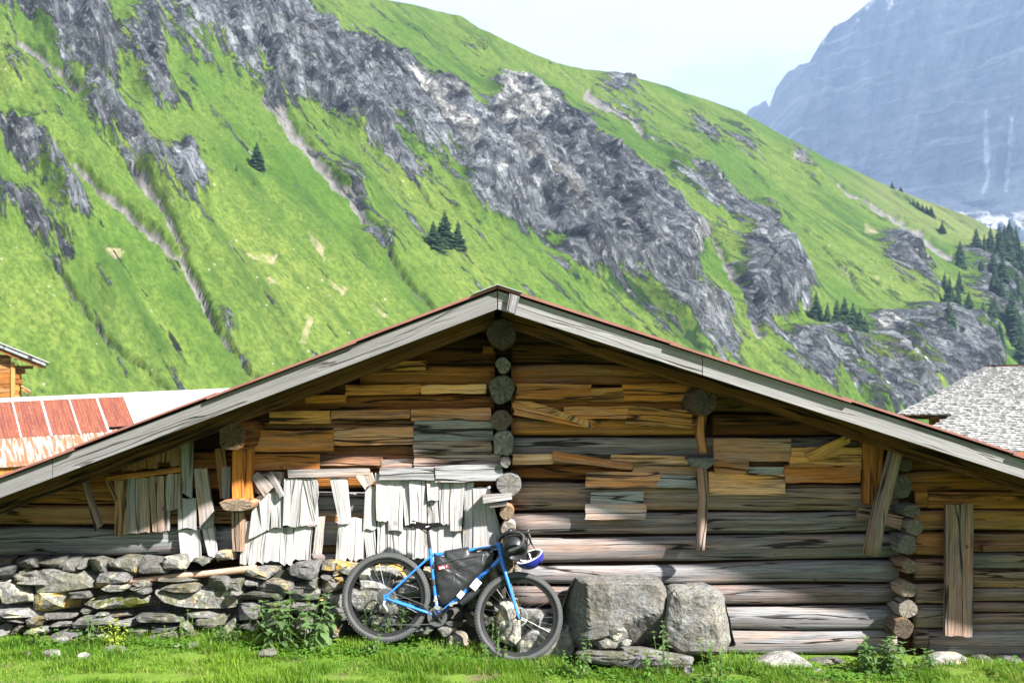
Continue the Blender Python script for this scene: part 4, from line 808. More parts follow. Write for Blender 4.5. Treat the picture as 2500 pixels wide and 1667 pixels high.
BIG = {(285, 165, 680, 320): (.95, .25, 0, .35), (0, 245, 230, 405): (1.0, 1, .1, 0), (255, 305, 560, 460): (1.1, .9, .6, .3), (565, 320, 1080, 435): (1.0, .8, .1, 1), (1050, 300, 1580, 425): (1.15, 1, .15, .5),
       (1475, 40, 1580, 108): (1.5, .2, .25, 0), (2230, 120, 2352, 200): (1.0, .5, .9, .4), (2165, 220, 2352, 310): (.9, .2, .8, .3), (2170, 330, 2310, 400): (1.1, .3, .9, 0), (1935, 125, 2160, 230): (.95, 0, 0, 0)}
for r in [(-90, 90, 60, 135), (65, 85, 245, 155), (262, 80, 440, 155), (435, 78, 533, 168), (533, 92, 592, 150), (590, 85, 740, 180), (745, 85, 935, 185), (915, 95, 1140, 180), (1125, 75, 1270, 150), (1290, 80, 1430, 130), (1475, 40, 1580, 108),
          (-90, 140, 135, 250), (140, 150, 225, 190), (125, 170, 290, 230), (285, 165, 680, 320), (690, 180, 940, 245), (100, 225, 320, 275), (1085, 210, 1350, 260), (900, 240, 1030, 290), (700, 255, 920, 300), (1390, 215, 1565, 305), (1605, 145, 1915, 215), (1935, 125, 2160, 230), (2165, 200, 2290, 245), (2230, 120, 2352, 200), (2050, 220, 2165, 285), (2165, 220, 2352, 310),
          (0, 245, 230, 405), (255, 305, 560, 460), (500, 305, 630, 345), (565, 320, 1080, 435), (870, 280, 1010, 325), (1110, 265, 1335, 310), (1050, 300, 1580, 425), (1545, 235, 1660, 310), (1665, 235, 1750, 275), (1685, 245, 1970, 320), (1590, 310, 1900, 370), (1920, 270, 2160, 360), (1570, 300, 1640, 325),
          (-90, 415, 330, 475), (330, 440, 520, 490), (560, 430, 650, 465), (650, 440, 745, 475), (740, 440, 910, 480), (935, 455, 1250, 505), (1280, 440, 1465, 475), (1600, 385, 1760, 490), (1770, 380, 1960, 470), (1965, 390, 2160, 480), (2170, 330, 2310, 400), (2205, 400, 2310, 450),
          (-90, 475, 30, 530), (30, 475, 225, 520), (205, 480, 325, 545), (340, 510, 500, 565), (520, 480, 770, 560), (780, 500, 970, 555), (985, 510, 1200, 575), (1210, 510, 1330, 580), (1335, 480, 1520, 565), (1530, 480, 1620, 590), (1620, 490, 1740, 600), (1750, 480, 1950, 600), (1960, 490, 2130, 600), (2140, 460, 2330, 600), (80, 540, 170, 590), (-60, 535, 75, 600), (180, 555, 350, 610), (360, 570, 560, 630), (570, 565, 780, 640), (790, 565, 1000, 640), (1010, 580, 1200, 640), (1210, 585, 1420, 650), (1430, 575, 1610, 650)]:
    c_ = BIG.get(r); ws(*k8(*r), col=c_ and (c_[0] * .9,) + c_[1:])
for r, c in [((-40, 480, 265, 600), (.9, .6, .5, .4)), ((275, 560, 600, 725), (1.5, .9, 0, 0)), ((465, 495, 725, 590), (1.0, .4, 1.0, 0)), ((600, 575, 745, 640), (1.0, .5, .8, 0)), ((215, 735, 515, 930), (.95, .7, 0, .3)), ((0, 625, 180, 760), (.9, .2, .7, .2)), ((0, 785, 130, 900), (1.1, .2, .9, 0)),
             ((690, 695, 880, 805), (1.0, .6, 0, .3)), ((620, 640, 850, 700), (.9, .3, .1, 0)), ((895, 555, 1000, 655), (.9, .8, .3, 0)), ((880, 660, 1010, 800), (.7, .1, .6, .2)), ((530, 740, 690, 840), (.8, .3, .1, .2)), ((520, 850, 900, 960), (.8, .4, 0, .4)), ((0, 910, 210, 1020), (.8, .3, 0, .5)), ((215, 940, 510, 1060), (.75, .3, 0, .6)), ((520, 970, 900, 1090), (.7, .2, 0, .5)), ((300, 1070, 700, 1180), (.8, .3, 0, .5)), ((720, 1095, 1040, 1190), (.75, .2, 0, .4)),
             ((905, 810, 1100, 900), (.7, .3, 0, .2)), ((1010, 560, 1300, 700), (.7, .3, 0, .3)), ((1310, 560, 1540, 690), (.85, .5, .1, .4)), ((1540, 560, 1630, 670), (1.1, .8, .1, 0)), ((1100, 705, 1320, 830), (.7, .2, 0, .3)), ((1330, 800, 1570, 950), (.75, .5, 0, .5)), ((1330, 690, 1560, 800), (.75, .4, 0, .4)), ((1000, 910, 1300, 1020), (.5, .1, 0, .2)), ((1310, 955, 1600, 1080), (.55, .2, 0, .3)), ((1050, 1030, 1340, 1110), (.5, .1, 0, .2)), ((1580, 680, 1660, 860), (.8, .3, 0, .1)), ((1690, 510, 1790, 640), (1.2, .3, .2, 0)), ((1560, 870, 1650, 960), (.7, .3, 0, .3)), ((1790, 545, 1860, 600), (1.1, .3, .1, 0))]:
    ws(*k7(*r), col=(c[0] * .9,) + c[1:])
o = mesh_obj('earth_core', *box_verts(P(-150, 0, 0).x, P(1235, 0, 0).x, -.13, .07, -.35, P(0, 1385, 0).z), M_STONE); o.color = (.35, 0, 0, .3); o.parent = wall_root; o.location = Vector(o.location) - inv

def rock(label, r, yf, depth, col=(1, .4, 0, 0), sink=0.0, name='rock', cat='rock', group=None, sub=ICO3, **k):
    o = px_stone(name, *r, yf, depth, None, seed=rs.randrange(9999), src=sub, col=col, base=True, **k); tag(o, label, cat, group); o.location.z -= sink; return o
def kb(*r): return (1300 + r[0] / 2.767, 1350 + r[1] / 2.767, 1300 + r[2] / 2.767, 1350 + r[3] / 2.767)
# the two large boulders: outline + broken front faces
def boulder(label, outline, facets, yf, depth, seed, col):
    """outline in photo px; swept back with a chamfered rim and uneven faces"""
    pts = np.array(outline, float); c = pts.mean(0); n = 64
    seg = np.linalg.norm(np.roll(pts, -1, 0) - pts, axis=1); cum = np.concatenate([[0], np.cumsum(seg)]); tt = np.linspace(0, cum[-1], n, endpoint=False)
    q = np.concatenate([pts, pts[:1]]); ring = np.stack([np.interp(tt, cum, q[:, 0]), np.interp(tt, cum, q[:, 1])], -1)
    rr = (np.linspace(0, 1, 15) ** .8)[1:]; V = []; Fc = []
    def depth_at(p, t):
        y = yf
        for a, b, cc in facets: y = max(y, yf + a * (p[0] - c[0]) / 100 + b * (p[1] - c[1]) / 100 + cc)
        y += .05 * (float(fbm(p[0] / 45 + seed, p[1] / 45, seed, 5, .6)) - .5) + .09 * max(0, t - .93) / .07
        return y
    V.append(P(c[0], c[1], depth_at(c, 0)))
    for t in rr:
        for p in ring:
            p2 = c + (p - c) * t * 1.045; p2 = p2 + (np.array([float(fbm(p2[0] / 14 + seed, p2[1] / 14, 3, 3)), float(fbm(p2[0] / 14, p2[1] / 14 + seed, 8, 3))]) - .5) * 7 * t
            V.append(P(p2[0], p2[1], depth_at(p2, t)))
    m = len(rr)
    for j in range(n): Fc.append((0, 1 + (j + 1) % n, 1 + j))
    for k in range(m - 1):
        a = 1 + k * n; b = a + n
        for j in range(n): Fc.append((a + j, a + (j + 1) % n, b + (j + 1) % n, b + j))
    a = 1 + (m - 1) * n
    for k, (f, sc) in enumerate(((.25, 1.02), (.6, 1.0), (1.0, .9))):
        b = len(V)
        for j in range(n):
            v = V[a + j] if k == 0 else V[1 + (m - 1) * n + j]; cc = P(c[0], c[1], v.y); w = cc + (v - cc) * sc; V.append(Vector((w.x, min(yf + .12 + depth * f, -.135), w.z)))
        for j in range(n): Fc.append((a + j, a + (j + 1) % n, b + (j + 1) % n, b + j))
        a = b
    Fc.append([a + j for j in range(n)])
    o = mesh_obj('boulder', V, Fc, M_STONE, None, base=True, smooth=False); bm = bmesh.new(); bm.from_mesh(o.data); bmesh.ops.recalc_face_normals(bm, faces=bm.faces); bm.to_mesh(o.data); bm.free()
    o.color = col; tag(o, label, 'boulder'); return o
def kp(*p): return [(1300 + x / 2.767, 1350 + y / 2.767) for x, y in p]
boulder('large flat faced grey boulder leaning on the barn logs right of the bicycle', kp((205, 500), (212, 340), (250, 250), (300, 186), (420, 178), (640, 180), (830, 185), (885, 232), (897, 330), (897, 480), (860, 610), (600, 650), (360, 640), (230, 570)),
        [(-.55, 0, -.33), (.10, .0, -.10), (0, -.8, -.50), (.16, .40, -.20), (-.02, -.05, -.02)], -.62, .4, 3, (.85, .06, .03, 0))
boulder('smaller upright pale grey boulder at the right of the large flat one', kp((893, 470), (918, 300), (960, 250), (1180, 226), (1280, 282), (1305, 400), (1338, 590), (1270, 680), (1000, 680), (905, 600)),
        [(.55, 0, -.26), (-.14, 0, -.05), (0, -.6, -.36), (.05, .12, -.03)], -.66, .4, 9, (1.0, .22, .03, 0))
rock('long low pale rock half buried in the grass before the boulders', kb(350, 640, 1045, 730), -.80, .40, (.8, .3, 0, .5), .05, sub=ICO4)
rock('thin brown stone slab lying on the pale rock', kb(395, 566, 605, 640), -.66, .22, (.95, .2, .1, .3))
rock('white flecked stone at the foot of the large boulder', kb(505, 508, 650, 590), -.68, .2, (1.15, .9, 0, 0)); rock('dark shaded stone left of the white flecked stone', kb(320, 505, 512, 590), -.66, .2, (.55, .1, 0, .3))
rock('thin flat chip of stone beside the brown slab', kb(590, 588, 672, 622), -.7, .12, (1.0, .3, 0, 0)); rock('flat slab of pale stone below the logs right of the boulders', kb(1510, 680, 1885, 790), -.42, .36, (1.25, .6, 0, 0), .02)
rock('dark flat slab beside the right nettle clump', kb(1880, 715, 2120, 800), -.36, .3, (.7, .3, 0, .3), .02); rock('small white stone in the soil left of the right nettle clump', kb(1905, 780, 1972, 830), -.55, .08, (1.6, .6, 0, 0), .005)
rock('small grey stone in the grass below the boulders', kb(1025, 775, 1085, 815), -.95, .1, (1.2, .4, 0, 0)); rock('tan rounded rock under the corner of the barn at the right', (2278, 1598, 2364, 1650), -.30, .26, (1.5, .2, .3, 0), .02)
rock('left of two grey footing stones under the right corner timbers', (2381, 1604, 2436, 1628), -.16, .28, (.8, .2, 0, 0)); rock('right of two grey footing stones under the right corner timbers', (2437, 1604, 2494, 1630), -.17, .28, (.75, .2, 0, 0)); rock('footing stone cut by the right edge of the view', (2494, 1602, 2560, 1632), -.16, .28, (.8, .2, 0, 0))
rock('upright pale stone behind the front wheel hub', k7(1632, 850, 1890, 1215), -.36, .22, (1.45, .9, .2, 0), .02); rock('large flat pale rock on the ground behind the front wheel', k7(1850, 1080, 2330, 1345), -.42, .34, (1.35, .6, 0, 0), .04, sub=ICO4)
rock('rough grey stone wedged under the lowest log behind the front wheel', k7(1870, 975, 2110, 1110), -.34, .24, (1.1, .7, 0, 0)); rock('small grey stone beside the flat rock at the left foot of the boulder', k7(2235, 1080, 2330, 1180), -.40, .16, (1.0, .4, 0, 0))
rock('pointed grey stone on the ground below the chainring', k7(1060, 1100, 1225, 1190), -.34, .18, (.95, .4, 0, .2)); rock('lichen spotted stone on the ground between the two wheels', k7(1120, 1165, 1340, 1275), -.36, .2, (1.1, .6, .1, .4))
for (a, b, c, d), l in zip([(340, 612, 460, 680), (135, 715, 225, 770), (272, 715, 390, 780), (525, 725, 605, 780), (688, 682, 872, 735), (1185, 662, 1370, 715), (555, 662, 608, 695)],
        ('grey stone in the grass left of the small nettle', 'leftmost half buried stone in the grass', 'half buried flat stone left of the bare soil patch', 'pale stone at the right of the bare soil patch', 'flat pale stone below the yellow green fern', 'low flat stone in the grass left of the big nettle bush', 'small grey pebble left of the yellow green fern')):
    r = k8(a, b, c, d); yy = -.55 - (r[3] - 1575) / 90
    rock(l, r, yy, .14, (1.15, .4, 0, .05), .012)
for (a, b, c, d), l in zip([(2200, 810, 2330, 880), (1740, 705, 1860, 745)], ('brown stone in the grass near the rear wheel', 'low brown stone under the big nettle bush')): rock(l, k8(a, b, c, d), -.95, .14, (.9, .2, 0, .3), .01)
# ================================================================== NEIGHBOUR BUILDINGS
def sheet_mat(name, c0, c1, rust, white):
    g = G(name); oi = g.n('ObjectInfo'); uv = g.n('UVMap', uv_map='grain').outputs[0]; s = g.n('SeparateXYZ', {0: uv}); rz = g.math('MULTIPLY', oi.outputs['Random'], 30.0)
    n = g.noise(g.comb(g.math('MULTIPLY', s.outputs[0], .8), g.math('MULTIPLY', s.outputs[1], 9.0), rz), 1, 5, .65); n2 = g.noise(g.comb(g.math('MULTIPLY', s.outputs[0], 6.0), g.math('MULTIPLY', s.outputs[1], 12.0), rz), 1, 4)
    col = g.mix(n, c0, c1); col = g.mix(g.rng(n, .42, .52, 0, rust), col, (.20, .07, .03)); col = g.mix(g.rng(n2, .55, .66, 0, white), col, (.62, .60, .57))
    g.bsdf(col, .6, spec=.3); return g.m
M_REDC = sheet_mat('red_corrugated', (.10, .026, .018), (.135, .038, .026), .4, .06); M_RUSTC = sheet_mat('rusty_corrugated', (.27, .255, .24), (.38, .37, .36), .97, .05); M_ZINCC = sheet_mat('bright_corrugated', (.36, .37, .39), (.43, .44, .46), .0, .0)
M_PINE = M_WOOD
shA, shB = P(0, 976, 28), P(545, 952, 32.7); rid = (shB - shA); rdir = rid.normalized(); dn = Vector((rdir.y, -rdir.x, 0)).normalized()
tgt = P(45, 1137, 28 - 3.0); SL = 3.7; drop = (shA.z - (H + (HY - 1137) * (D + 25.2) / F))
dnv = Vector((dn.x * SL, dn.y * SL, -drop)); Lr = dnv.length; nrm_s = rdir.cross(dnv).normalized(); nrm_s = nrm_s if nrm_s.z > 0 else -nrm_s
shed = empty('metal_roofed_shed', (shA + dn * SL * .5 + Vector((0, 0, -drop - 3.2))), 'low shed with red and rusty corrugated metal roof behind the barn at the left', 'shed'); s0 = Vector(shed.location)
def corrugated(u0, u1, v0, v1, lift, mat, name='roof_sheet', waves=9):
    n = waves * 6; V = []; UV = []
    for i in range(n + 1):
        u = u0 + (u1 - u0) * i / n; hgt = .011 * math.sin(6.28318 * waves * i / n) + lift
        for v in (v0, (v0 + v1) / 2, v1): V.append(shA + rdir * u + dnv * v + nrm_s * hgt); UV.append((v * Lr, u))
    Fc = []
    for i in range(n):
        for j in (0, 1): Fc.append((i * 3 + j, (i + 1) * 3 + j, (i + 1) * 3 + j + 1, i * 3 + j + 1))
    k = len(V); V += [p - nrm_s * .004 for p in V]; UV += UV[:k]; Fc += [tuple(i + k for i in f[::-1]) for f in Fc]
    o = mesh_obj(name, V, Fc, mat, None, UV, smooth=True); o.parent = shed; o.location = Vector(o.location) - s0; return o
w0 = rid.length / 8.55
for k in range(-6, 13):
    a = -.63 * w0 + k * w0
    corrugated(a + .05, a + w0 + .03, .02, .60 if k != 4 else .53, .02 + .006 * (k % 2), M_REDC if k < 5 else M_ZINCC); corrugated(a + .3, a + w0 + .36, .57 if k < 5 else .585, 1.0, .0 + .006 * (k % 2), M_RUSTC if k < 9 else M_ZINCC)
    if k < 5: corrugated(a - .0, a + .07, .015, .61, .034, M_ZINCC, 'joint_strip', 1)
for sg in (-1, 1):
    V = []; dd = dnv if sg == 1 else Vector((-dn.x * SL, -dn.y * SL, -drop))
    for u in (-8, 14):
        for v in (0, .055): 
            for h_ in (.045, .060): V.append(shA + rdir * u + dd * v + Vector((0, 0, h_)))
    o = mesh_obj('ridge_cap', V, [(0, 4, 6, 2), (1, 3, 7, 5), (0, 2, 3, 1), (4, 5, 7, 6), (0, 1, 5, 4), (2, 6, 7, 3)], M_ZINCC, None, [(0, i * .1) for i in range(8)]); o.parent = shed; o.location = Vector(o.location) - s0
def slab(name, pts, thick, mat, parent, off, col=None, uvdir=None):
    """a slab from 4 corner points, thickened downwards"""
    V = [Vector(p) for p in pts] + [Vector(p) - Vector((0, 0, thick)) for p in pts]; ou, ov = uvoff(); e = (V[1] - V[0]).normalized(); f_ = (V[3] - V[0]).normalized()
    UV = [(ou + (p - V[0]).dot(e), ov + (p - V[0]).dot(f_)) for p in V]
    o = mesh_obj(name, V, [(0, 1, 2, 3), (7, 6, 5, 4), (0, 4, 5, 1), (1, 5, 6, 2), (2, 6, 7, 3), (3, 7, 4, 0)], mat, None, UV); o.parent = parent; o.location = Vector(o.location) - off
    if col: o.color = col
    bm = bmesh.new(); bm.from_mesh(o.data); bmesh.ops.recalc_face_normals(bm, faces=bm.faces); bm.to_mesh(o.data); bm.free(); return o
bk = Vector((-dn.x * SL, -dn.y * SL, -drop))
slab('roof_slope', [shA + rdir * -8 + Vector((0, 0, .04)), shA + rdir * 14 + Vector((0, 0, .04)), shA + rdir * 14 + bk, shA + rdir * -8 + bk], .05, M_ZINCC, shed, s0)
for q, nm in ((dnv * .93, 'front_wall'), (bk * .93, 'rear_wall')):
    a, b = shA + rdir * -7.8 + q, shA + rdir * 13.8 + q; e = Vector((0, 0, -.05)); t = dn * .1
    slab(nm, [a + e + t, b + e + t, b + e, a + e], 3.2, M_PINE, shed, s0, C4(.1, .6))
for u in (-7.8, 13.8):
    a, b = shA + rdir * u + dnv * .92, shA + rdir * u + bk * .92; V = [a, b, shA + rdir * u, Vector((a.x, a.y, a.z - 3.2)), Vector((b.x, b.y, b.z - 3.2))]; V = [v - Vector((0, 0, .06)) for v in V]; V2 = V + [v + rdir * .08 for v in V]
    o = mesh_obj('gable_wall', V2, [(3, 4, 1, 2, 0), (5, 7, 6, 9, 8), (0, 2, 7, 5), (2, 1, 6, 7), (1, 4, 9, 6), (4, 3, 8, 9), (3, 0, 5, 8)], M_PINE, None, [(v.x, v.z) for v in V2]); o.parent = shed; o.location = Vector(o.location) - s0; o.color = C4(.1, .6)

# ---- shingled barn at the right
rA = P(2420, 898, 22); eA = P(2210, 1011, 17); dv2 = eA - rA; rd2 = Vector((-dv2.y, dv2.x, 0)).normalized(); L2 = dv2.length; dvu = dv2.normalized(); up2 = rd2.cross(dvu).normalized(); up2 = up2 if up2.z > 0 else -up2
hut = empty('shingled_barn', (rA.x, rA.y, -2.4), 'weathered barn with a silvery wooden shingle roof behind the right roof slope', 'barn'); h0 = Vector(hut.location)
g = G('silver_shingle'); oi = g.n('ObjectInfo'); oc = g.n('TexCoord').outputs['Object']; nn = g.noise(oc, 22, 5, .65); cc = g.mix(nn, (.27, .27, .265), (.43, .425, .415)); cc = g.mix(g.rng(oi.outputs['Random'], .8, 1.0, 0, .5), cc, (.2, .2, .19)); g.bsdf(cc, .9, nrm=g.bump(nn, .5, .02), spec=.1); M_SHG = g.m
def shingle_me(k):
    r = random.Random(k); w, l, t = 1.0, 1.0, .020
    V = []; n = 3; t = .035
    for z in (t, 0):
        V += [(-.5, 0, z * .2), (.5, 0, z * .2), (.5, 1 + r.uniform(-.06, .05), z), (.17, 1 + r.uniform(-.08, .06), z * 1.2), (-.17, 1 + r.uniform(-.08, .06), z), (-.5, 1 + r.uniform(-.06, .05), z * 1.1)]
    me = bpy.data.meshes.new('shingle'); me.from_pydata(V, [], [(0, 1, 2, 3, 4, 5), (11, 10, 9, 8, 7, 6), (0, 6, 7, 1), (1, 7, 8, 2), (2, 8, 9, 3), (3, 9, 10, 4), (4, 10, 11, 5), (5, 11, 6, 0)]); me.materials.append(M_SHG); return me
SHM = [shingle_me(k) for k in range(4)]
rq = random.Random(31); shl = []
CAT = P(2336, 1049, 16); ucat = (CAT - rA).dot(rd2)
row, sp = 0, .185
while row * sp < L2 * 1.75:
    u = -.1 + rq.uniform(-.08, .0)
    low = row * sp > L2 - .05
    if low: u = (eA - rA).dot(rd2) + max(1.25, 0) + rq.uniform(-.06, .06)
    while u < 11.5:
        w = rq.uniform(.11, .26); p = rA + dvu * (row * sp) + rd2 * (u + w / 2) + up2 * .02
        shl.append((p, w * .96, sp * 1.75 * rq.uniform(.92, 1.08), rq.uniform(-.03, .03), rq.uniform(.03, .10))); u += w
    row += 1
basis = Matrix((rd2, dvu, up2)).transposed()
def seen(p):
    t = p.y + D; px = 1250 + p.x / t * F; py = HY - (p.z - H) / t * F
    return px < 2520 and py < 1150 and py < 720 + (px - 1215) * .325
shl.sort(key=lambda s: (not seen(s[0]), s[0].y)); V = []; Fc = []
for i, (p, w, l, a, lift) in enumerate(shl):
    m = Matrix.Translation(p) @ (basis @ Matrix.Rotation(a, 3, 'Z') @ Matrix.Rotation(lift, 3, 'X')).to_4x4() @ Matrix.Diagonal((w, l, 1, 1))
    if i < 300:
        o = bpy.data.objects.new('shingle', SHM[i % 4]); COL.objects.link(o); o.parent = hut; o.matrix_local = Matrix.Translation(-h0) @ m
    else:
        k = len(V); V += [(m @ v.co) - h0 for v in SHM[i % 4].vertices]; Fc += [tuple(q + k for q in pl.vertices) for pl in SHM[i % 4].polygons]
o = mesh_obj('shingles', V, Fc, M_SHG, hut); o['kind'] = 'stuff'
slab('roof_deck', [rA - rd2 * .05, rA + rd2 * 11.5, rA + rd2 * 11.5 + dvu * L2, rA - rd2 * .05 + dvu * L2], .12, M_WOOD, hut, h0, C4(.2, .5))
c0 = rA + rd2 * 1.3 + dvu * (L2 + .01)
slab('roof_deck', [c0, rA + rd2 * 11.5 + dvu * (L2 + .01), rA + rd2 * 11.5 + dvu * L2 * 1.75, rA + rd2 * 1.3 + dvu * L2 * 1.75], .12, M_WOOD, hut, h0, C4(.2, .5))
bk2 = Vector((-dvu.x, -dvu.y, dvu.z)) * L2
slab('roof_slope', [rA - rd2 * .05 + up2 * .02, rA + rd2 * 11.5 + up2 * .02, rA + rd2 * 11.5 + bk2, rA - rd2 * .05 + bk2], .12, M_SHG, hut, h0)
hz = Vector((dvu.x, dvu.y, 0)).normalized()
slab('ridge_board', [rA - rd2 * .12 + Vector((0, 0, .09)), rA + rd2 * 11.6 + Vector((0, 0, .09)), rA + rd2 * 11.6 + Vector((0, 0, .09)) - hz * .14, rA - rd2 * .12 + Vector((0, 0, .09)) - hz * .14], .07, M_WOOD, hut, h0, C4(.5, .4))
for k in range(8):
    wa = rA + rd2 * .35 + dvu * (L2 * .90) - Vector((0, 0, .16 + k * .30)); wb_ = rA + rd2 * 11.2 + dvu * (L2 * .90) - Vector((0, 0, .16 + k * .30))
    slab('wall_timber', [wa, wb_, wb_ - hz * .12, wa - hz * .12], .285, M_WOOD, hut, h0, C4(.2, .6))
    ga = rA + rd2 * .35 + dvu * (L2 * .88) - Vector((0, 0, .16 + k * .30)); gb = rA + rd2 * .35 + Vector((0, 0, -.16 - k * .30 - (L2 * .88) * -dvu.z))
    slab('wall_timber', [ga, gb, gb + rd2 * .12, ga + rd2 * .12], .285, M_WOOD, hut, h0, C4(.25, .6))

# ---- log chalet at the left edge
ch_y = 46.0; cs = (D + ch_y) / F
chal = empty('log_chalet', (P(30, 0, ch_y).x, ch_y, -5.0), 'honey coloured log chalet with overhanging roof at the left edge', 'chalet'); q0 = Vector(chal.location)
def pq(px, py, y=0.0): return P(px, py, ch_y) + Vector((0, y, 0))
def cbox(name, px0, px1, py0, py1, ya, yb, col, mat=M_WOOD):
    a, b = pq(px0, py1), pq(px1, py0); o = box(name, a.x, b.x, ch_y + ya, ch_y + yb, a.z, b.z, mat, chal, col); o.location = Vector(o.location) - q0; return o
for k in range(16): cbox('wall_plank', -260, 27, 866 + k * 11.5, 877 + k * 11.5, 0, .12, C4(.05 + .03 * (k % 3), .62 - .1 * (k % 2)))
for k in range(14): cbox('side_log', 36, 46 - 1.5 * (k % 2), 896 + k * 11.5, 906.5 + k * 11.5, .2, 6, C4(.1, .9))
cbox('corner_post', 27.2, 36, 884, 1060, -.1, .12, C4(.08, .8))
for k, (a, b, e) in enumerate(((892, 900, 76), (901, 912, 58), (913, 924, 46), (925, 936, 52))): cbox('roof_bracket', 36.2, e, a, b, .13, .4, C4(.08, .55))
def cslab(name, x0, y0, x1, y1, th, ya, yb, col, mat=M_WOOD):
    A, B = pq(x0, y0), pq(x1, y1); o = slab(name, [A + Vector((0, ya, 0)), B + Vector((0, ya, 0)), B + Vector((0, yb, 0)), A + Vector((0, yb, 0))], th, mat, chal, q0, col); return o
cslab('roof_board', -340, 692, 104, 882, 11 * cs, -.75, 6.5, C4(.9, 1.0)); cslab('rafter', -340, 704, 97, 894, 7 * cs, -.6, -.3, C4(.08, .6)); cslab('roof_cover', -340, 689.5, 111, 884, 1.6 * cs, -.85, 6.6, None, M_ZINCC)
cslab('awning', 46, 938, 70, 953, 3 * cs, .3, 3, C4(.5, 1.2), M_WOOD); cslab('awning_beam', 50, 945, 66, 955, 7 * cs, .35, 2.8, C4(.05, .9), M_WOOD)
cslab('roof_board', -340, 692, -784, 882, 11 * cs, -.75, 6.5, C4(.9, 1.0))
chal.rotation_euler = (0, 0, R(25))
cbox('back_wall', -600, 27, 880, 1200, 6.0, 6.15, C4(.1, 1.0)); cbox('side_wall', -600, -594, 896, 1200, .13, 5.99, C4(.1, 1.0)); cbox('front_wall_base', -600, 27, 1051, 1200, 0.0, .12, C4(.2, .8)); cbox('front_wall', -600, -260.5, 866, 1050, .0, .12, C4(.1, 1.2)); cbox('gable_panel', -560, -80, 780, 865.5, .02, .12, C4(.1, 1.2))
# ================================================================== THE BICYCLE (local: X forward, Z up, -Y drive side; numbers are px of an enlarged crop)
KB = .000866
def bp(cx, cy, y=0.0): return Vector(((cx - 550) * KB, y, (1250 - cy) * KB))
class MB:
    def __init__(s): s.v = []; s.f = []; s.m = []
    def add(s, v, f, mi=0):
        k = len(s.v); s.v += [tuple(a) for a in v]; s.f += [tuple(i + k for i in q) for q in f]; s.m += [mi] * len(f); return s
    def tube(s, pts, rad, sides=12, cap=True, mi=0, smooth_n=0):
        pts = [Vector(p) for p in pts]; n = len(pts); rad = rad if isinstance(rad, (list, tuple)) else [rad] * n
        if smooth_n:                                         # Catmull-Rom
            q = []; rr = []
            for i in range(n - 1):
                p0, p1, p2, p3 = pts[max(i - 1, 0)], pts[i], pts[i + 1], pts[min(i + 2, n - 1)]
                for k in range(smooth_n):
                    t = k / smooth_n; q.append(.5 * ((2 * p1) + (p2 - p0) * t + (2 * p0 - 5 * p1 + 4 * p2 - p3) * t * t + (3 * p1 - p0 - 3 * p2 + p3) * t ** 3)); rr.append(rad[i] + (rad[i + 1] - rad[i]) * t)
            q.append(pts[-1]); rr.append(rad[-1]); pts, rad = q, rr; n = len(pts)
        V = []; Fc = []; up = Vector((0, 1, 0)); prev = None
        for i in range(n):
            d = (pts[min(i + 1, n - 1)] - pts[max(i - 1, 0)]).normalized()
            if prev is None: prev = d.orthogonal().normalized()
            prev = (prev - d * prev.dot(d)).normalized(); b = d.cross(prev)
            for j in range(sides):
                a = 6.28318 * j / sides; V.append(pts[i] + (prev * math.cos(a) + b * math.sin(a)) * rad[i])
            if i: Fc += [((i - 1) * sides + j, (i - 1) * sides + (j + 1) % sides, i * sides + (j + 1) % sides, i * sides + j) for j in range(sides)]
        if cap: Fc += [tuple(range(sides))[::-1], tuple((n - 1) * sides + j for j in range(sides))]
        return s.add(V, Fc, mi)
    def ring(s, c, prof, n=64, mi=0, axis_y=True):
        """revolve a closed (radius, y) profile about the Y axis through c"""
        m = len(prof); V = []; Fc = []; c = Vector(c)
        for i in range(n):
            a = 6.28318 * i / n
            for r, y in prof: V.append((c.x + r * math.cos(a), c.y + y, c.z + r * math.sin(a)))
        for i in range(n):
            for j in range(m): Fc.append((i * m + j, i * m + (j + 1) % m, ((i + 1) % n) * m + (j + 1) % m, ((i + 1) % n) * m + j))
        return s.add(V, Fc, mi)
    def box(s, c, size, rotY=0.0, mi=0):
        v, f = box_verts(-size[0] / 2, size[0] / 2, -size[1] / 2, size[1] / 2, -size[2] / 2, size[2] / 2); ca, sa = math.cos(rotY), math.sin(rotY); c = Vector(c)
        return s.add([(c.x + x * ca + z * sa, c.y + y, c.z - x * sa + z * ca) for x, y, z in v], f, mi)
    def extrude(s, outline, y0, y1, mi=0, inset=.0):
        """flat outline [(x,z)] between y0 and y1"""
        n = len(outline); V = [(x, y0, z) for x, z in outline] + [(x, y1, z) for x, z in outline]
        return s.add(V, [tuple(range(n)), tuple(range(2 * n - 1, n - 1, -1))] + [(i, i + n, (i + 1) % n + n, (i + 1) % n) for i in range(n)], mi)
    def build(s, name, mat, parent=None, smooth=True, base=False, center=True):
        o = mesh_obj(name, s.v, s.f, mat, parent, None, False, center, s.m, base)
        bm = bmesh.new(); bm.from_mesh(o.data); bmesh.ops.recalc_face_normals(bm, faces=bm.faces); bm.to_mesh(o.data); bm.free()
        if smooth:
            o.data.polygons.foreach_set('use_smooth', [True] * len(o.data.polygons)); o.data.set_sharp_from_angle(angle=R(38))
        return o
M_BLUE = mat_flat('blue_paint', (.022, .150, .56), .28, spec=.5, var=.06, vscale=30)
M_BLACK = mat_flat('black_alloy', (.012, .012, .014), .38, spec=.4, var=.3, vscale=40)
M_RUB = mat_flat('tyre_rubber', (.062, .064, .068), .75, spec=.25, var=.35, vscale=14, bump=.5, bscale=120)
M_ALU = mat_flat('bare_alloy', (.55, .56, .58), .32, .9, var=.15, vscale=60)
M_STEEL = mat_flat('chain_steel', (.16, .16, .165), .4, .8, var=.4, vscale=160)
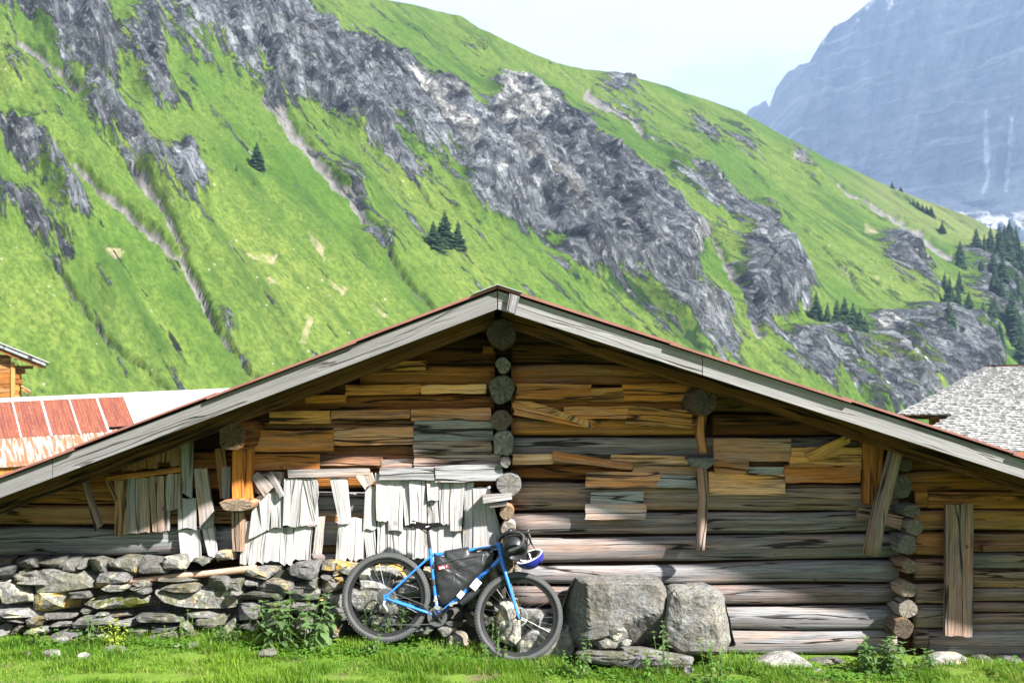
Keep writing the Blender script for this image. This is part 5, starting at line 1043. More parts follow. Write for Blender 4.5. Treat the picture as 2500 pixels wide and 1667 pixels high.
M_BAG = mat_flat('black_nylon', (.016, .017, .020), .42, spec=.5, var=.3, vscale=12, bump=.9, bscale=16)
M_SAD = mat_flat('black_saddle_vinyl', (.006, .006, .007), .85, spec=.04, var=.2, vscale=30)
M_WHITE = mat_flat('white_plastic', (.78, .78, .78), .4, var=.05, vscale=20)
M_LOGO = mat_flat('red_logo_print', (.48, .03, .05), .5, var=.1, vscale=60)
M_HBLUE = mat_flat('blue_helmet_shell', (.016, .022, .19), .25, spec=.5, var=.1, vscale=20)
M_YEL = mat_flat('yellow_tag', (.75, .5, .05), .5)
M_TAPE = mat_flat('bar_tape', (.018, .018, .019), .6, spec=.4, var=.3, vscale=60, bump=.6, bscale=90)

bike_loc = P(940, 1567, -.52)
bike = empty('bicycle', bike_loc, 'blue drop bar gravel bicycle leaning against the barn wall', 'bicycle', rot=(R(-9), 0, 0))
def child(mb, name, mat, parent=None, **k): return mb.build(name, mat, parent or bike, **k)
BB, RA, FA = bp(1047, 1008), bp(552, 832), bp(1817, 1015)
f = MB()
f.tube([bp(966, 372), bp(1045, 1000)], [.0155, .0165]); f.tube([bp(972, 437), bp(1628, 350)], [.0150, .0165]); f.tube([bp(1642, 470), bp(1052, 1004)], [.0185, .0185]); f.tube([bp(1628, 314), bp(1664, 512)], [.0205, .0215])
f.tube([bp(1628, 312), bp(1633, 335)], .0235); f.tube([bp(1659, 490), bp(1664, 514)], .0245); f.tube([BB + Vector((0, -.036, 0)), BB + Vector((0, .036, 0))], .021, 16)
for sg in (-1, 1):
    f.tube([bp(970, 446, .012 * sg), bp(800, 600, .040 * sg), bp(565, 818, .066 * sg)], [.009, .0085, .008], smooth_n=4); f.tube([bp(1030, 1000, .022 * sg), bp(900, 955, .045 * sg), bp(640, 868, .064 * sg), bp(566, 838, .066 * sg)], [.012, .0125, .010, .009], smooth_n=4)
    f.extrude([(a.x, a.z) for a in (bp(535, 805), bp(580, 800), bp(590, 850), bp(560, 865), bp(535, 840))], .063 * sg - .003, .063 * sg + .003)
frame = child(f, 'frame', M_BLUE)
f = MB(); f.tube([bp(964, 358), bp(968, 378)], .0175); child(f, 'seat_clamp', M_ALU, frame)
f = MB(); f.tube([bp(1664, 514), bp(1668, 535)], .020)
for sg in (-1, 1): f.tube([bp(1666, 530, .020 * sg), bp(1690, 600, .040 * sg), bp(1745, 780, .052 * sg), bp(1805, 980, .056 * sg), bp(1822, 1028, .056 * sg)], [.017, .016, .0135, .010, .009], smooth_n=4)
fork = child(f, 'fork', M_BLUE)
f = MB(); f.tube([bp(938, 180), bp(966, 375)], .0137); f.box(bp(938, 182), (.05, .04, .022), .1); child(f, 'seat_post', M_BLACK)

def wheel(c, front):
    w = MB(); w.ring(c, [(.309, -.015), (.313, -.0165), (.313, .0165), (.309, .015), (.290, .011), (.286, 0), (.290, -.011)], 72)
    rim = child(w, 'wheel', M_BLACK)
    lc = Vector((0, 0, 0))
    t = MB(); n = 14; t.ring(lc, [(.3375 + .0245 * math.cos(6.28318 * k / n), .0245 * math.sin(6.28318 * k / n)) for k in range(n)], 96)
    for i in range(84):                                      # tread knobs
        for j, (oy, rr) in enumerate(((-.019, .3555), (-.007, .3622), (.007, .3622), (.019, .3555))):
            a = 6.28318 * (i + .5 * (j % 2)) / 84; t.box((rr * math.cos(a), oy, rr * math.sin(a)), (.007, .009, .013), -a)
    child(t, 'tyre', M_RUB, rim, center=False)
    h = MB(); h.tube([(0, -.055, 0), (0, -.04, 0), (0, -.03, 0), (0, .03, 0), (0, .04, 0), (0, .055, 0)], [.010, .012, .024, .022, .012, .010], 16); child(h, 'hub', M_BLACK, rim, center=False)
    me = None
    for k in range(28):
        a = 6.28318 * k / 28; b = a + (.42 if (k // 2) % 2 else -.42); y = .028 if k % 2 else -.028
        s = MB(); s.tube([(.023 * math.cos(b), y, .023 * math.sin(b)), (.289 * math.cos(a), 0, .289 * math.sin(a))], .00115, 5); o = child(s, 'spoke', M_STEEL, rim, center=False)
    d = MB(); sd = 1 if True else -1; rr = .080
    d.ring((0, .034, 0), [(rr, -.001), (rr, .001), (rr - .013, .001), (rr - .013, -.001)], 40)
    for k in range(6):
        a = 6.28318 * k / 6; d.tube([(.018 * math.cos(a), .034, .018 * math.sin(a)), ((rr - .01) * math.cos(a + .5), .034, (rr - .01) * math.sin(a + .5))], .003, 5)
    child(d, 'brake_disc', M_ALU, rim, center=False)
    return rim
rw = wheel(RA, False); fw = wheel(FA, True)
def sprocket(mb, c, r, y, teeth, th=.0022, w=None):
    pts = []
    for i in range(teeth * 4):
        a = 6.28318 * i / (teeth * 4); q = r + (.004 if i % 4 in (1, 2) else -.001); pts.append((q * math.cos(a), q * math.sin(a)))
    n = len(pts); ri = w or r * .55; V = []; c = Vector(c)
    for yy in (y - th / 2, y + th / 2):
        V += [(c.x + x, c.y + yy, c.z + z) for x, z in pts]; V += [(c.x + x / math.hypot(x, z) * ri, c.y + yy, c.z + z / math.hypot(x, z) * ri) for x, z in pts]
    Fc = []
    for i in range(n):
        j = (i + 1) % n; Fc += [(i, j, n + j, n + i), (2 * n + i, 3 * n + i, 3 * n + j, 2 * n + j), (i, 2 * n + i, 2 * n + j, j), (n + i, n + j, 3 * n + j, 3 * n + i)]
    mb.add(V, Fc)
c = MB()
for k in range(8): sprocket(c, (0, 0, 0), .070 - .0055 * k, -.030 - .0038 * k, 36 - 3 * k, w=.03 if k < 6 else .015)
child(c, 'cassette', M_STEEL, rw, center=False)
cr = empty('crankset', BB); cr.parent = bike
c = MB(); sprocket(c, (0, 0, 0), .079, -.047, 36, .003, .060); sprocket(c, (0, 0, 0), .060, -.040, 26, .003, .045); ch = child(c, 'chainring', M_STEEL, cr, center=False)
c = MB()
for k in range(4):
    a = .6 + 1.5708 * k; c.tube([(0, -.050, 0), (.064 * math.cos(a), -.050, .064 * math.sin(a))], [.016, .008], 8)
c.tube([(0, -.062, 0), (0, .07, 0)], .014, 16); child(c, 'spider', M_BLACK, cr, center=False)
dv = (bp(1195, 885) - BB); dv.y = 0
for sg, y in ((1, -.072), (-1, .072)):
    e = dv * sg; c = MB(); c.tube([(0, y, 0), (e.x * .5, y - .006 * (1 if y < 0 else -1), e.z * .5), (e.x, y - .010 * (1 if y < 0 else -1), e.z)], [.016, .012, .0125], 10); arm = child(c, 'crank_arm', M_BLACK, cr, center=False)
    yo = -.05 if y < 0 else .05
    c = MB(); c.tube([(e.x, y, e.z), (e.x, y + yo * 1.5, e.z)], .008, 8); c.box((e.x + .012, y + yo, e.z + .004), (.062, .045, .016), -.25); c.box((e.x - .012, y + yo, e.z - .012), (.03, .05, .012), .3); child(c, 'pedal', M_ALU, cr, center=False)
def chain_path(pts, parent=bike):
    c = MB(); L = 0; pts = [Vector(p) for p in pts]
    for a, b in zip(pts[:-1], pts[1:]):
        n = max(2, int((b - a).length / .0127)); ang = math.atan2(b.z - a.z, b.x - a.x)
        for i in range(n): c.box(a + (b - a) * ((i + .5) / n), (.0105, .006 if i % 2 else .0045, .0075), -ang)
    return child(c, 'chain', M_STEEL, parent, smooth=False)
chain_path([bp(590, 775, -.043), bp(985, 925, -.046)]); chain_path([bp(520, 1085, -.045), bp(760, 1083, -.046), bp(1010, 1078, -.047)]); chain_path([bp(545, 905, -.044), bp(575, 960, -.045), bp(516, 1080, -.045)])
d = MB(); d.tube([bp(545, 865, -.075), bp(540, 900, -.085)], .010, 8); d.tube([bp(540, 895, -.085), bp(570, 935, -.088), bp(578, 965, -.085)], [.013, .015, .010], 8); der = child(d, 'rear_derailleur', M_ALU)
d = MB(); d.tube([bp(578, 965, -.055), bp(520, 1082, -.055)], .006, 6); sprocket(d, bp(572, 975), .020, -.045, 11, .004, .006); sprocket(d, bp(524, 1078), .020, -.045, 11, .004, .006); child(d, 'derailleur_cage', M_BLACK, der).location -= Vector(der.location)
d = MB(); d.tube([bp(1022, 820, -.02), bp(1032, 860, -.035), bp(1040, 900, -.045)], [.009, .014, .010], 8); d.box(bp(1045, 925, -.047), (.045, .014, .03), .3); d.box(bp(1030, 855, -.05), (.03, .012, .03), .2); child(d, 'front_derailleur', M_ALU)
# saddle: lofted profile
tops = [(788, 106, .055), (800, 103, .068), (840, 116, .072), (890, 127, .066), (940, 131, .045), (990, 128, .026), (1040, 123, .021), (1075, 132, .019), (1090, 152, .014)]
bots = [146, 160, 180, 192, 188, 168, 160, 160, 168]
V = []; Fc = []; ns = 14
for (x, zt, w), zb in zip(tops, bots):
    for j in range(ns):
        a = math.pi * j / (ns - 1); ca = math.cos(a); V.append(bp(x, 0, w * ca) * 1.0); p = V[-1]; side = abs(ca) ** 3.2
        V[-1] = Vector((p.x, w * math.copysign(abs(ca) ** .75, ca), (1250 - (zt + (zb - zt) * side)) * KB))
for i in range(len(tops) - 1):
    for j in range(ns - 1): Fc.append((i * ns + j, i * ns + j + 1, (i + 1) * ns + j + 1, (i + 1) * ns + j))
    Fc.append((i * ns + ns - 1, i * ns, (i + 1) * ns, (i + 1) * ns + ns - 1))
Fc += [tuple(range(ns)), tuple((len(tops) - 1) * ns + j for j in range(ns))[::-1]]
s = MB(); s.add(V, Fc); sad = child(s, 'saddle', M_SAD)
s = MB()
for sg in (-1, 1): s.tube([bp(820, 150, .03 * sg), bp(870, 185, .024 * sg), bp(950, 186, .022 * sg), bp(1050, 160, .010 * sg)], .0035, 6, smooth_n=4)
s.tube([bp(868, 186, 0), bp(918, 214, 0), bp(938, 235, 0)], .0045, 6); child(s, 'saddle_rail', M_BLACK, sad).location -= Vector(sad.location)
def text_mesh(txt, size, mat, name, parent, loc, rot, depth=.0006):
    cu = bpy.data.curves.new('lettering', 'FONT'); cu.body = txt; cu.size = size; cu.extrude = depth; cu.align_x = 'CENTER'; cu.align_y = 'CENTER'
    t = bpy.data.objects.new('lettering_tmp', cu); COL.objects.link(t); dg = bpy.context.evaluated_depsgraph_get(); me = bpy.data.meshes.new_from_object(t.evaluated_get(dg)); bpy.data.objects.remove(t)
    me.materials.clear(); me.materials.append(mat); o = link(name, me, parent, loc, rot); return o
q = bp(808, 128, -.069) - Vector(sad.location); text_mesh('WTB', .020, M_WHITE, 'lettering', sad, q, (R(80), R(4), R(-12)))
s = MB(); s.extrude([(a.x, a.z) for a in (bp(918, 168), bp(958, 155), bp(960, 161), bp(920, 175))], -.046, -.044); child(s, 'side_patch', M_WHITE, sad).location -= Vector(sad.location)
# cockpit
s = MB(); s.tube([bp(1628, 314), bp(1619, 262)], .0165); s.tube([bp(1619, 268), bp(1712, 232)], [.017, .018]); s.tube([bp(1712, 232, -.024), bp(1712, 232, .024)], .022); child(s, 'stem', M_BLACK)
s = MB(); s.box(bp(1658, 303, -.012), (.012, .02, .030), .3); child(s, 'cable_tag', M_YEL)
s = MB()
for sg in (-1, 1):
    s.tube([bp(1712, 232, .0), bp(1712, 232, .09 * sg), bp(1722, 230, .17 * sg), bp(1780, 222, .205 * sg), bp(1828, 228, .212 * sg), bp(1857, 256, .216 * sg), bp(1858, 300, .222 * sg), bp(1838, 342, .23 * sg), bp(1790, 374, .236 * sg), bp(1724, 398, .24 * sg)], [.0155, .0155, .0150, .0160, .0165, .0165, .0160, .0160, .0160, .0160], smooth_n=6)
bar = child(s, 'handlebar', M_TAPE)
for sg in (-1, 1):
    s = MB(); s.tube([bp(1822, 228, .210 * sg), bp(1865, 226, .210 * sg), bp(1898, 218, .210 * sg), bp(1912, 198, .210 * sg)], [.017, .020, .019, .012], smooth_n=4); hood = child(s, 'brake_hood', M_BLACK, bar); hood.location -= Vector(bar.location)
    s = MB(); s.tube([bp(1910, 226, .210 * sg), bp(1926, 270, .212 * sg), bp(1936, 310, .215 * sg), bp(1954, 338, .216 * sg)], [.008, .0075, .006, .004], 8, smooth_n=4); child(s, 'brake_lever', M_BLACK, hood).location -= Vector(bar.location) + Vector(hood.location)
s = MB(); s.tube([bp(1710, 236, -.03), bp(1850, 240, -.10), bp(1930, 300, -.08), bp(1900, 350, -.05), bp(1760, 480, -.03)], .0022, 6, smooth_n=6); s.tube([bp(1900, 240, -.20), bp(1925, 330, -.14), bp(1880, 350, -.06)], .0022, 6, smooth_n=6); child(s, 'brake_cable', M_BLACK)
s = MB(); s.tube([bp(1405, 384, -.026), bp(1530, 364, -.026)], .0105, 10); s.tube([bp(1530, 364, -.026), bp(1600, 350, -.026)], .008, 10); s.box(bp(1565, 352, -.026), (.03, .02, .018), .1)
pump = child(s, 'pump', M_BLACK); pump.parent = None; pump.matrix_world = Matrix.Translation(bike_loc) @ Matrix.Rotation(R(-9), 4, 'X') @ Matrix.Translation(pump.location); tag(pump, 'slim black pump clipped along the top tube of the bicycle', 'pump')
def loose(o, label, cat):
    m = Matrix.Translation(bike_loc) @ Matrix.Rotation(R(-9), 4, 'X') @ Matrix.Translation(o.location); o.parent = None; o.matrix_world = m; return tag(o, label, cat)
# frame bag: a soft pillow filling the main triangle
out = [(1006, 412), (1040, 440), (1105, 448), (1112, 398), (1225, 380), (1342, 370), (1350, 412), (1460, 398), (1556, 388), (1584, 420), (1566, 500), (1500, 570), (1400, 662), (1300, 762), (1222, 838), (1170, 872), (1090, 912), (1066, 880), (1040, 800), (1018, 640), (1008, 520)]
pts = np.array(out, float); cen = np.array([1210., 600.]); n = 84
seg = np.linalg.norm(np.roll(pts, -1, 0) - pts, axis=1); cum = np.concatenate([[0], np.cumsum(seg)]); q = np.concatenate([pts, pts[:1]]); tt = np.linspace(0, cum[-1], n, endpoint=False); ringp = np.stack([np.interp(tt, cum, q[:, 0]), np.interp(tt, cum, q[:, 1])], -1)
b = MB(); V = []; Fc = []
for sg in (-1, 1):
    k0 = len(V); V.append(bp(cen[0], cen[1], sg * (.046 + .026 * (float(fbm(cen[0] / 60 - cen[1] / 40, cen[1] / 110 + cen[0] / 200, 4, 4)) - .5))))
    for t in np.linspace(.1, 1, 10):
        for p in ringp:
            w = cen + (p - cen) * t; wr = float(fbm(w[0] / 60 - w[1] / 40, w[1] / 110 + w[0] / 200, 4, 4)) - .5
            y = sg * (.046 * (1 - t ** 5) + .022 * t ** 5 * (t < 1) + .014 * (t >= 1) + .026 * wr * (1 - t ** 4)); V.append(bp(w[0], w[1], y))
    for j in range(n): Fc.append((k0, k0 + 1 + j, k0 + 1 + (j + 1) % n))
    for i in range(9):
        a = k0 + 1 + i * n
        for j in range(n): Fc.append((a + j, a + (j + 1) % n, a + n + (j + 1) % n, a + n + j))
    if sg == 1:
        a = 1 + 9 * n; c_ = k0 + 1 + 9 * n
        for j in range(n): Fc.append((a + j, a + (j + 1) % n, c_ + (j + 1) % n, c_ + j))
b.add(V, Fc); bag = b.build('frame_bag', M_BAG); bloc = Vector(bag.location)
def onbag(mb, name, mat): o = mb.build(name, mat, bag); o.location -= bloc; return o
b = MB(); b.extrude([(a.x, a.z) for a in (bp(1052, 540), bp(1140, 524), bp(1150, 552), bp(1056, 572))], -.053, -.048); onbag(b, 'logo_patch', M_LOGO)
b = MB()
for x0, x1, y0, y1 in ((1062, 1080, 548, 566), (1084, 1096, 541, 562), (1098, 1112, 546, 560), (1128, 1133, 532, 548)): b.extrude([(a.x, a.z) for a in (bp(x0, y0 + 1), bp(x1, y0 - 2), bp(x1 + 1, y1 - 3), bp(x0 + 1, y1))], -.0545, -.052)
onbag(b, 'logo_print', M_WHITE)
b = MB(); b.tube([bp(1040, 520, -.044), bp(1200, 478, -.052), bp(1350, 452, -.050), bp(1482, 425, -.036)], .0035, 6, smooth_n=4); onbag(b, 'zip', M_STEEL)
b = MB(); b.box(bp(1482, 432, -.040), (.012, .006, .010), .2); b.tube([bp(1480, 440, -.042), bp(1470, 500, -.048)], .004, 6); onbag(b, 'zip_pull', M_ALU)
b = MB(); b.tube([bp(1108, 420), bp(1342, 384)], [.024, .025], 14); onbag(b, 'top_tube_strap', M_BAG)
for a, c_, r in ((bp(1560, 545), bp(1535, 570), .0235), (bp(1330, 757), bp(1390, 700), .0225)): b = MB(); b.tube([a, c_], r, 14); onbag(b, 'strap', M_BAG)
for a, c_ in ((bp(1012, 520), bp(1016, 560)), (bp(1012, 660), bp(1022, 720))): b = MB(); b.tube([a + Vector((-.012, 0, 0)), c_ + Vector((-.012, 0, 0))], .0205, 12); onbag(b, 'strap', M_BAG)
loose(bag, 'black nylon frame bag with a red logo filling the bicycle frame triangle', 'bag')
# tool roll under the down tube with two white straps
b = MB(); b.tube([bp(1430, 745, 0), bp(1350, 820, 0), bp(1262, 890, 0)], [.030, .034, .026], 14, smooth_n=4); roll = b.build('tool_roll', M_BAG); rl = Vector(roll.location)
for a, w, h in ((bp(1410, 710, 0), .060, .086), (bp(1268, 805, 0), .042, .058)):
    b = MB(); b.box((a.x, -.048, a.z), (w, .004, h), R(40)); o = b.build('reflective_strap', M_WHITE, roll); o.location -= rl
loose(roll, 'small black roll strapped under the down tube with two white bands', 'bag')
# handlebar roll bag
b = MB(); c0 = bp(1785, 365)
b.tube([c0 + Vector((0, -.19, -.01)), c0 + Vector((0, -.17, 0)), c0 + Vector((0, -.05, .004)), c0 + Vector((0, .08, .0)), c0 + Vector((0, .155, -.005)), c0 + Vector((0, .165, -.01))], [.06, .100, .112, .110, .095, .05], 22, smooth_n=4)
b.tube([bp(1690, 290, -.08), bp(1740, 212, -.07), bp(1765, 206, .05)], [.018, .028, .02], 10, smooth_n=4)
hb = b.build('handlebar_bag', M_BAG); hl = Vector(hb.location)
b = MB(); b.box(c0 + Vector((-.02, -.185, .0)), (.05, .004, .07), .5); b.ring(c0 + Vector((-.006, -.19, -.025)), [(.010, -.002), (.010, .002), (.006, .002), (.006, -.002)], 16, mi=0); o = b.build('bag_patch', M_STEEL, hb); o.location -= hl
loose(hb, 'black roll bag strapped in front of the bicycle handlebar', 'bag')
# helmet: an upturned bowl with ribs and white straps
hc = bp(1925, 455, -.10); hx = Matrix.Rotation(R(-24), 3, 'Y') @ Matrix.Rotation(R(30), 3, 'X')
def hp(a, t, r=1.0): return hc + hx @ Vector((.118 * r * math.cos(a) * math.sin(t), .085 * r * math.sin(a) * math.sin(t), -.100 * r * math.cos(t)))
b = MB(); V = []; Fc = []; na, nt = 32, 9
for lay, r in ((0, 1.0), (1, .86)):
    for i in range(nt + 1):
        t = .02 + (1.70 - .02) * i / nt
        for j in range(na): V.append(hp(6.28318 * j / na, t, r))
for lay in (0, 1):
    o_ = lay * (nt + 1) * na
    for i in range(nt):
        for j in range(na):
            if lay == 0 and 2 <= i <= 5 and j % 8 in (2, 3): continue        # vents
            Fc.append((o_ + i * na + j, o_ + i * na + (j + 1) % na, o_ + (i + 1) * na + (j + 1) % na, o_ + (i + 1) * na + j))
a_, c_ = nt * na, (nt + 1) * na + nt * na; fm = [0] * len(Fc); nlay = len([1 for q in Fc if max(q) < (nt + 1) * na]); fm = [0] * nlay + [1] * (len(Fc) - nlay)
for j in range(na): Fc.append((a_ + j, a_ + (j + 1) % na, c_ + (j + 1) % na, c_ + j)); fm.append(2)
b.add(V, Fc); b.m = fm; helm = b.build('helmet', [M_HBLUE, M_BLACK, M_WHITE]); el = Vector(helm.location)
for a0, a1 in ((.3, 3.5), (1.5, 4.6), (2.6, 5.8)):
    b = MB(); b.tube([hp(a0, 1.5, .84), hp(a0, .9, .5), hc + hx @ Vector((0, 0, -.03)), hp(a1, .9, .5), hp(a1, 1.5, .84)], .0055, 6, smooth_n=4); o = b.build('strap', M_WHITE, helm); o.location -= el
b = MB(); b.tube([hp(2.4, 1.7, 1.0), bp(1890, 350, -.12), bp(1900, 262, -.15)], .005, 6, smooth_n=4); b.tube([hp(.2, 1.7, 1.0), bp(1990, 400, -.12), bp(1920, 290, -.16)], .004, 6, smooth_n=4); o = b.build('chin_strap', M_BLACK, helm); o.location -= el
loose(helm, 'blue and white cycling helmet hanging upside down from the handlebar', 'helmet')
# ================================================================== PLANTS AND GRASS
def leaf_mat(name, c0, c1, trans=.35):
    g = G(name); oi = g.n('ObjectInfo'); at = g.n('Attribute', attribute_name='tint'); oc = g.n('TexCoord').outputs['Object']
    r = g.n('SeparateColor', {0: at.outputs['Color']}).outputs[0]
    k = g.math('ADD', g.math('MULTIPLY', r, .7), g.math('MULTIPLY', oi.outputs['Random'], .3), clamp=True)
    col = g.mix(k, c0, c1)
    d = g.n('BsdfPrincipled', {'Base Color': col, 'Roughness': .5, 'Specular IOR Level': .25}); t = g.n('BsdfTranslucent', {'Color': g.mix(.5, col, (.25, .42, .02))})
    m = g.n('MixShader', {0: trans, 1: d.outputs[0], 2: t.outputs[0]}); g.t.links.new(m.outputs[0], g.out.inputs[0]); return g.m
M_NETTLE = leaf_mat('nettle_leaf', (.036, .085, .026), (.115, .185, .070)); M_FERN = leaf_mat('yellow_fern_leaf', (.16, .22, .02), (.32, .36, .05)); M_CLOVER = leaf_mat('low_herb_leaf', (.040, .115, .012), (.10, .21, .03))
M_STALK = mat_flat('plant_stem', (.07, .11, .03), .7, var=.3)
def leaf_shape(L, W, fold=.25, droop=.3, serr=True):
    """one pointed leaf along +X: 2 strips folded at the midrib"""
    xs = [0, .18, .4, .62, .82, 1.0]; ws = [.12, .75, 1.0, .72, .38, 0]
    V = []; 
    for x, w in zip(xs, ws):
        z = -droop * L * x * x; V += [(x * L, w * W, z + fold * w * W), (x * L, 0, z), (x * L, -w * W, z + fold * w * W)]
    Fc = []
    for i in range(5):
        a = i * 3; Fc += [(a, a + 1, a + 4, a + 3), (a + 1, a + 2, a + 5, a + 4)]
    return np.array(V), Fc
LEAF_V, LEAF_F = leaf_shape(1.0, .30)
def mk_leaf(mat):
    me = bpy.data.meshes.new('leaf'); me.from_pydata(LEAF_V.tolist(), [], LEAF_F); me.materials.append(mat); a = me.attributes.new('tint', 'FLOAT_COLOR', 'POINT'); a.data.foreach_set('color', np.full(len(LEAF_V) * 4, .5, np.float32)); return me
LEAF_ME = {}
def plant(name, label, cat, px0, px1, ytop, ybase, yd, stems, mat, leaf=.06, spread=.5, single=False, seed=1, group=None, pairs=7, wfac=1.0):
    """upright herb filling the photo box; stems with opposite leaf pairs"""
    r = random.Random(seed); c = P((px0 + px1) / 2, ybase, yd); top = P((px0 + px1) / 2, ytop, yd).z; W = (px1 - px0) / 2 * (D + yd) / F
    gz = min(c.z, float(ground_z(c.x, yd)) + .02); root = empty(name, (c.x, yd, gz), label, cat, group); Hh = top - gz
    sv, sf, LV, LF, tint = MB(), None, [], [], []
    items = []
    for s in range(stems):
        ox = r.uniform(-1, 1) * W * .75; oy = r.uniform(-.5, .5) * spread * .35; h = Hh * (1 - .35 * (abs(ox) / W) ** 2) * r.uniform(.62, 1.0); lx = ox * .35 + r.uniform(-.04, .04); ly = r.uniform(-.05, .05)
        pts = [Vector((ox * .7, oy, -.02)), Vector((ox * .85 + lx * .3, oy + ly * .4, h * .5)), Vector((ox + lx * .6, oy + ly, h))]
        sv.tube(pts, [.0032, .0026, .0015], 5, smooth_n=3)
        a0 = r.random() * 3.14
        for k in range(pairs):
            f = .15 + .85 * (k + .5) / pairs; p = pts[0].lerp(pts[1], f * 2) if f < .5 else pts[1].lerp(pts[2], f * 2 - 1)
            for q in (0, 1):
                a = a0 + k * 1.57 + q * 3.14159 + r.uniform(-.4, .4); sc = leaf * r.uniform(.7, 1.25) * (1.15 - .5 * f if f > .5 else .8 + .4 * f)
                m = Matrix.Translation(p) @ Euler((r.uniform(-.5, .5), r.uniform(-.25, .6), a)).to_matrix().to_4x4() @ Matrix.Diagonal((sc, sc * wfac * r.uniform(.8, 1.2), sc, 1)); items.append((m, r.random()))
        for q in range(3):
            m = Matrix.Translation(pts[2]) @ Euler((0, -.5, a0 + q * 2.1)).to_matrix().to_4x4() @ Matrix.Diagonal((leaf * .6,) * 3 + (1,)); items.append((m, .9))
    st = sv.build('stem', M_STALK, root)
    if single:
        me = LEAF_ME.setdefault(mat.name, None) or mk_leaf(mat); LEAF_ME[mat.name] = me
        for m, t in items:
            o = bpy.data.objects.new('leaf', me); COL.objects.link(o); o.parent = root; o.matrix_local = m
    else:
        V = []; Fc = []; T = []
        for m, t in items:
            k = len(V); M3 = np.array(m); V += (LEAF_V @ M3[:3, :3].T + M3[:3, 3]).tolist(); Fc += [tuple(i + k for i in q) for q in LEAF_F]; T += [t] * len(LEAF_V)
        o = big_mesh('foliage', np.array(V), np.array(Fc), mat, root, cols={'tint': np.repeat(np.array(T)[:, None], 3, 1)}); o['kind'] = 'stuff'
    return root
plant('nettle_bush', 'big bushy nettle clump left of the bicycle rear wheel', 'nettle', 618, 838, 1452, 1582, -.62, 26, M_NETTLE, .105, 1.0, True, 2, pairs=4)
plant('nettle_bush', 'nettle clump at the barn corner under the right log ends', 'nettle', 2066, 2212, 1552, 1640, -.50, 20, M_NETTLE, .085, .8, True, 3, pairs=4)
plant('nettle_bush', 'smaller nettle clump right of the corner log ends', 'nettle', 2224, 2284, 1578, 1640, -.48, 7, M_NETTLE, .058, .6, False, 4, pairs=4)
plant('nettle_plant', 'small dark nettle at the foot of the stone wall far left', 'nettle', 195, 254, 1494, 1578, -.62, 6, M_NETTLE, .048, .5, False, 5, pairs=5)
plant('fern', 'yellow green drooping herb beside the small dark nettle', 'herb', 244, 302, 1508, 1578, -.66, 8, M_FERN, .05, .4, False, 6, pairs=6, wfac=.7)
plant('nettle_plant', 'nettle growing behind the spokes of the rear wheel', 'nettle', 868, 1000, 1470, 1562, -.44, 11, M_NETTLE, .045, .3, False, 7, pairs=5)
plant('nettle_plant', 'tall thin nettle stem beside the seat stay inside the rear wheel', 'nettle', 975, 1002, 1410, 1540, -.42, 3, M_NETTLE, .036, .2, False, 8, pairs=7)
plant('nettle_plant', 'small nettle sprouting in front of the rear tyre', 'nettle', 896, 934, 1535, 1592, -.72, 4, M_NETTLE, .045, .3, False, 9, pairs=5)
plant('nettle_plant', 'nettle behind the left rim of the front wheel', 'nettle', 1172, 1232, 1500, 1570, -.42, 6, M_NETTLE, .045, .3, False, 10, pairs=5)
plant('nettle_plant', 'nettle sprig before the gap between the two boulders', 'nettle', 1590, 1652, 1514, 1578, -.86, 5, M_NETTLE, .046, .3, False, 11, pairs=5)
plant('herb', 'small herb on the rocks at the left foot of the large boulder', 'herb', 1416, 1454, 1534, 1580, -.86, 4, M_NETTLE, .040, .3, False, 12, pairs=4)
plant('herb', 'leafy herb on the long pale rock below the boulder', 'herb', 1562, 1614, 1572, 1628, -.98, 6, M_CLOVER, .040, .3, False, 13, pairs=4)
plant('herb', 'leafy herb in front of the smaller boulder', 'herb', 1690, 1802, 1560, 1645, -1.0, 14, M_CLOVER, .042, .5, False, 14, pairs=4)
plant('herb', 'low herb at the right foot of the smaller boulder', 'herb', 1806, 1852, 1584, 1628, -.62, 5, M_CLOVER, .038, .3, False, 15, pairs=3)
plant('herb', 'herb among the flat stones right of the boulders', 'herb', 1920, 2000, 1612, 1660, -.85, 7, M_CLOVER, .036, .4, False, 16, pairs=3)
plant('herb', 'thin herb climbing the stone wall left of the big nettle bush', 'herb', 432, 478, 1492, 1565, -.52, 4, M_CLOVER, .034, .3, False, 17, pairs=4)
plant('herb', 'low herb at the ground below the front wheel', 'herb', 1170, 1250, 1560, 1618, -.62, 9, M_CLOVER, .036, .4, False, 18, pairs=3)
plant('herb', 'low herb right of the front tyre', 'herb', 1352, 1446, 1585, 1632, -.86, 10, M_CLOVER, .034, .4, False, 19, pairs=3)
plant('herb', 'low herb in the grass between the two wheels', 'herb', 1000, 1130, 1560, 1602, -.72, 12, M_CLOVER, .036, .5, False, 20, pairs=3)

plant('nettle_bush', 'leafy weed clump at the stone wall between the fern and the big nettle bush', 'weeds', 520, 600, 1520, 1580, -.60, 12, M_NETTLE, .052, .5, False, 21, pairs=4)
plant('herb', 'small weed in the grass at the far left wall foot', 'weeds', 60, 130, 1530, 1585, -.62, 8, M_CLOVER, .042, .4, False, 22, pairs=4)
plant('herb', 'weed tuft right of the tan rock at the barn corner', 'weeds', 2440, 2500, 1606, 1650, -.55, 7, M_CLOVER, .042, .4, False, 23, pairs=3)
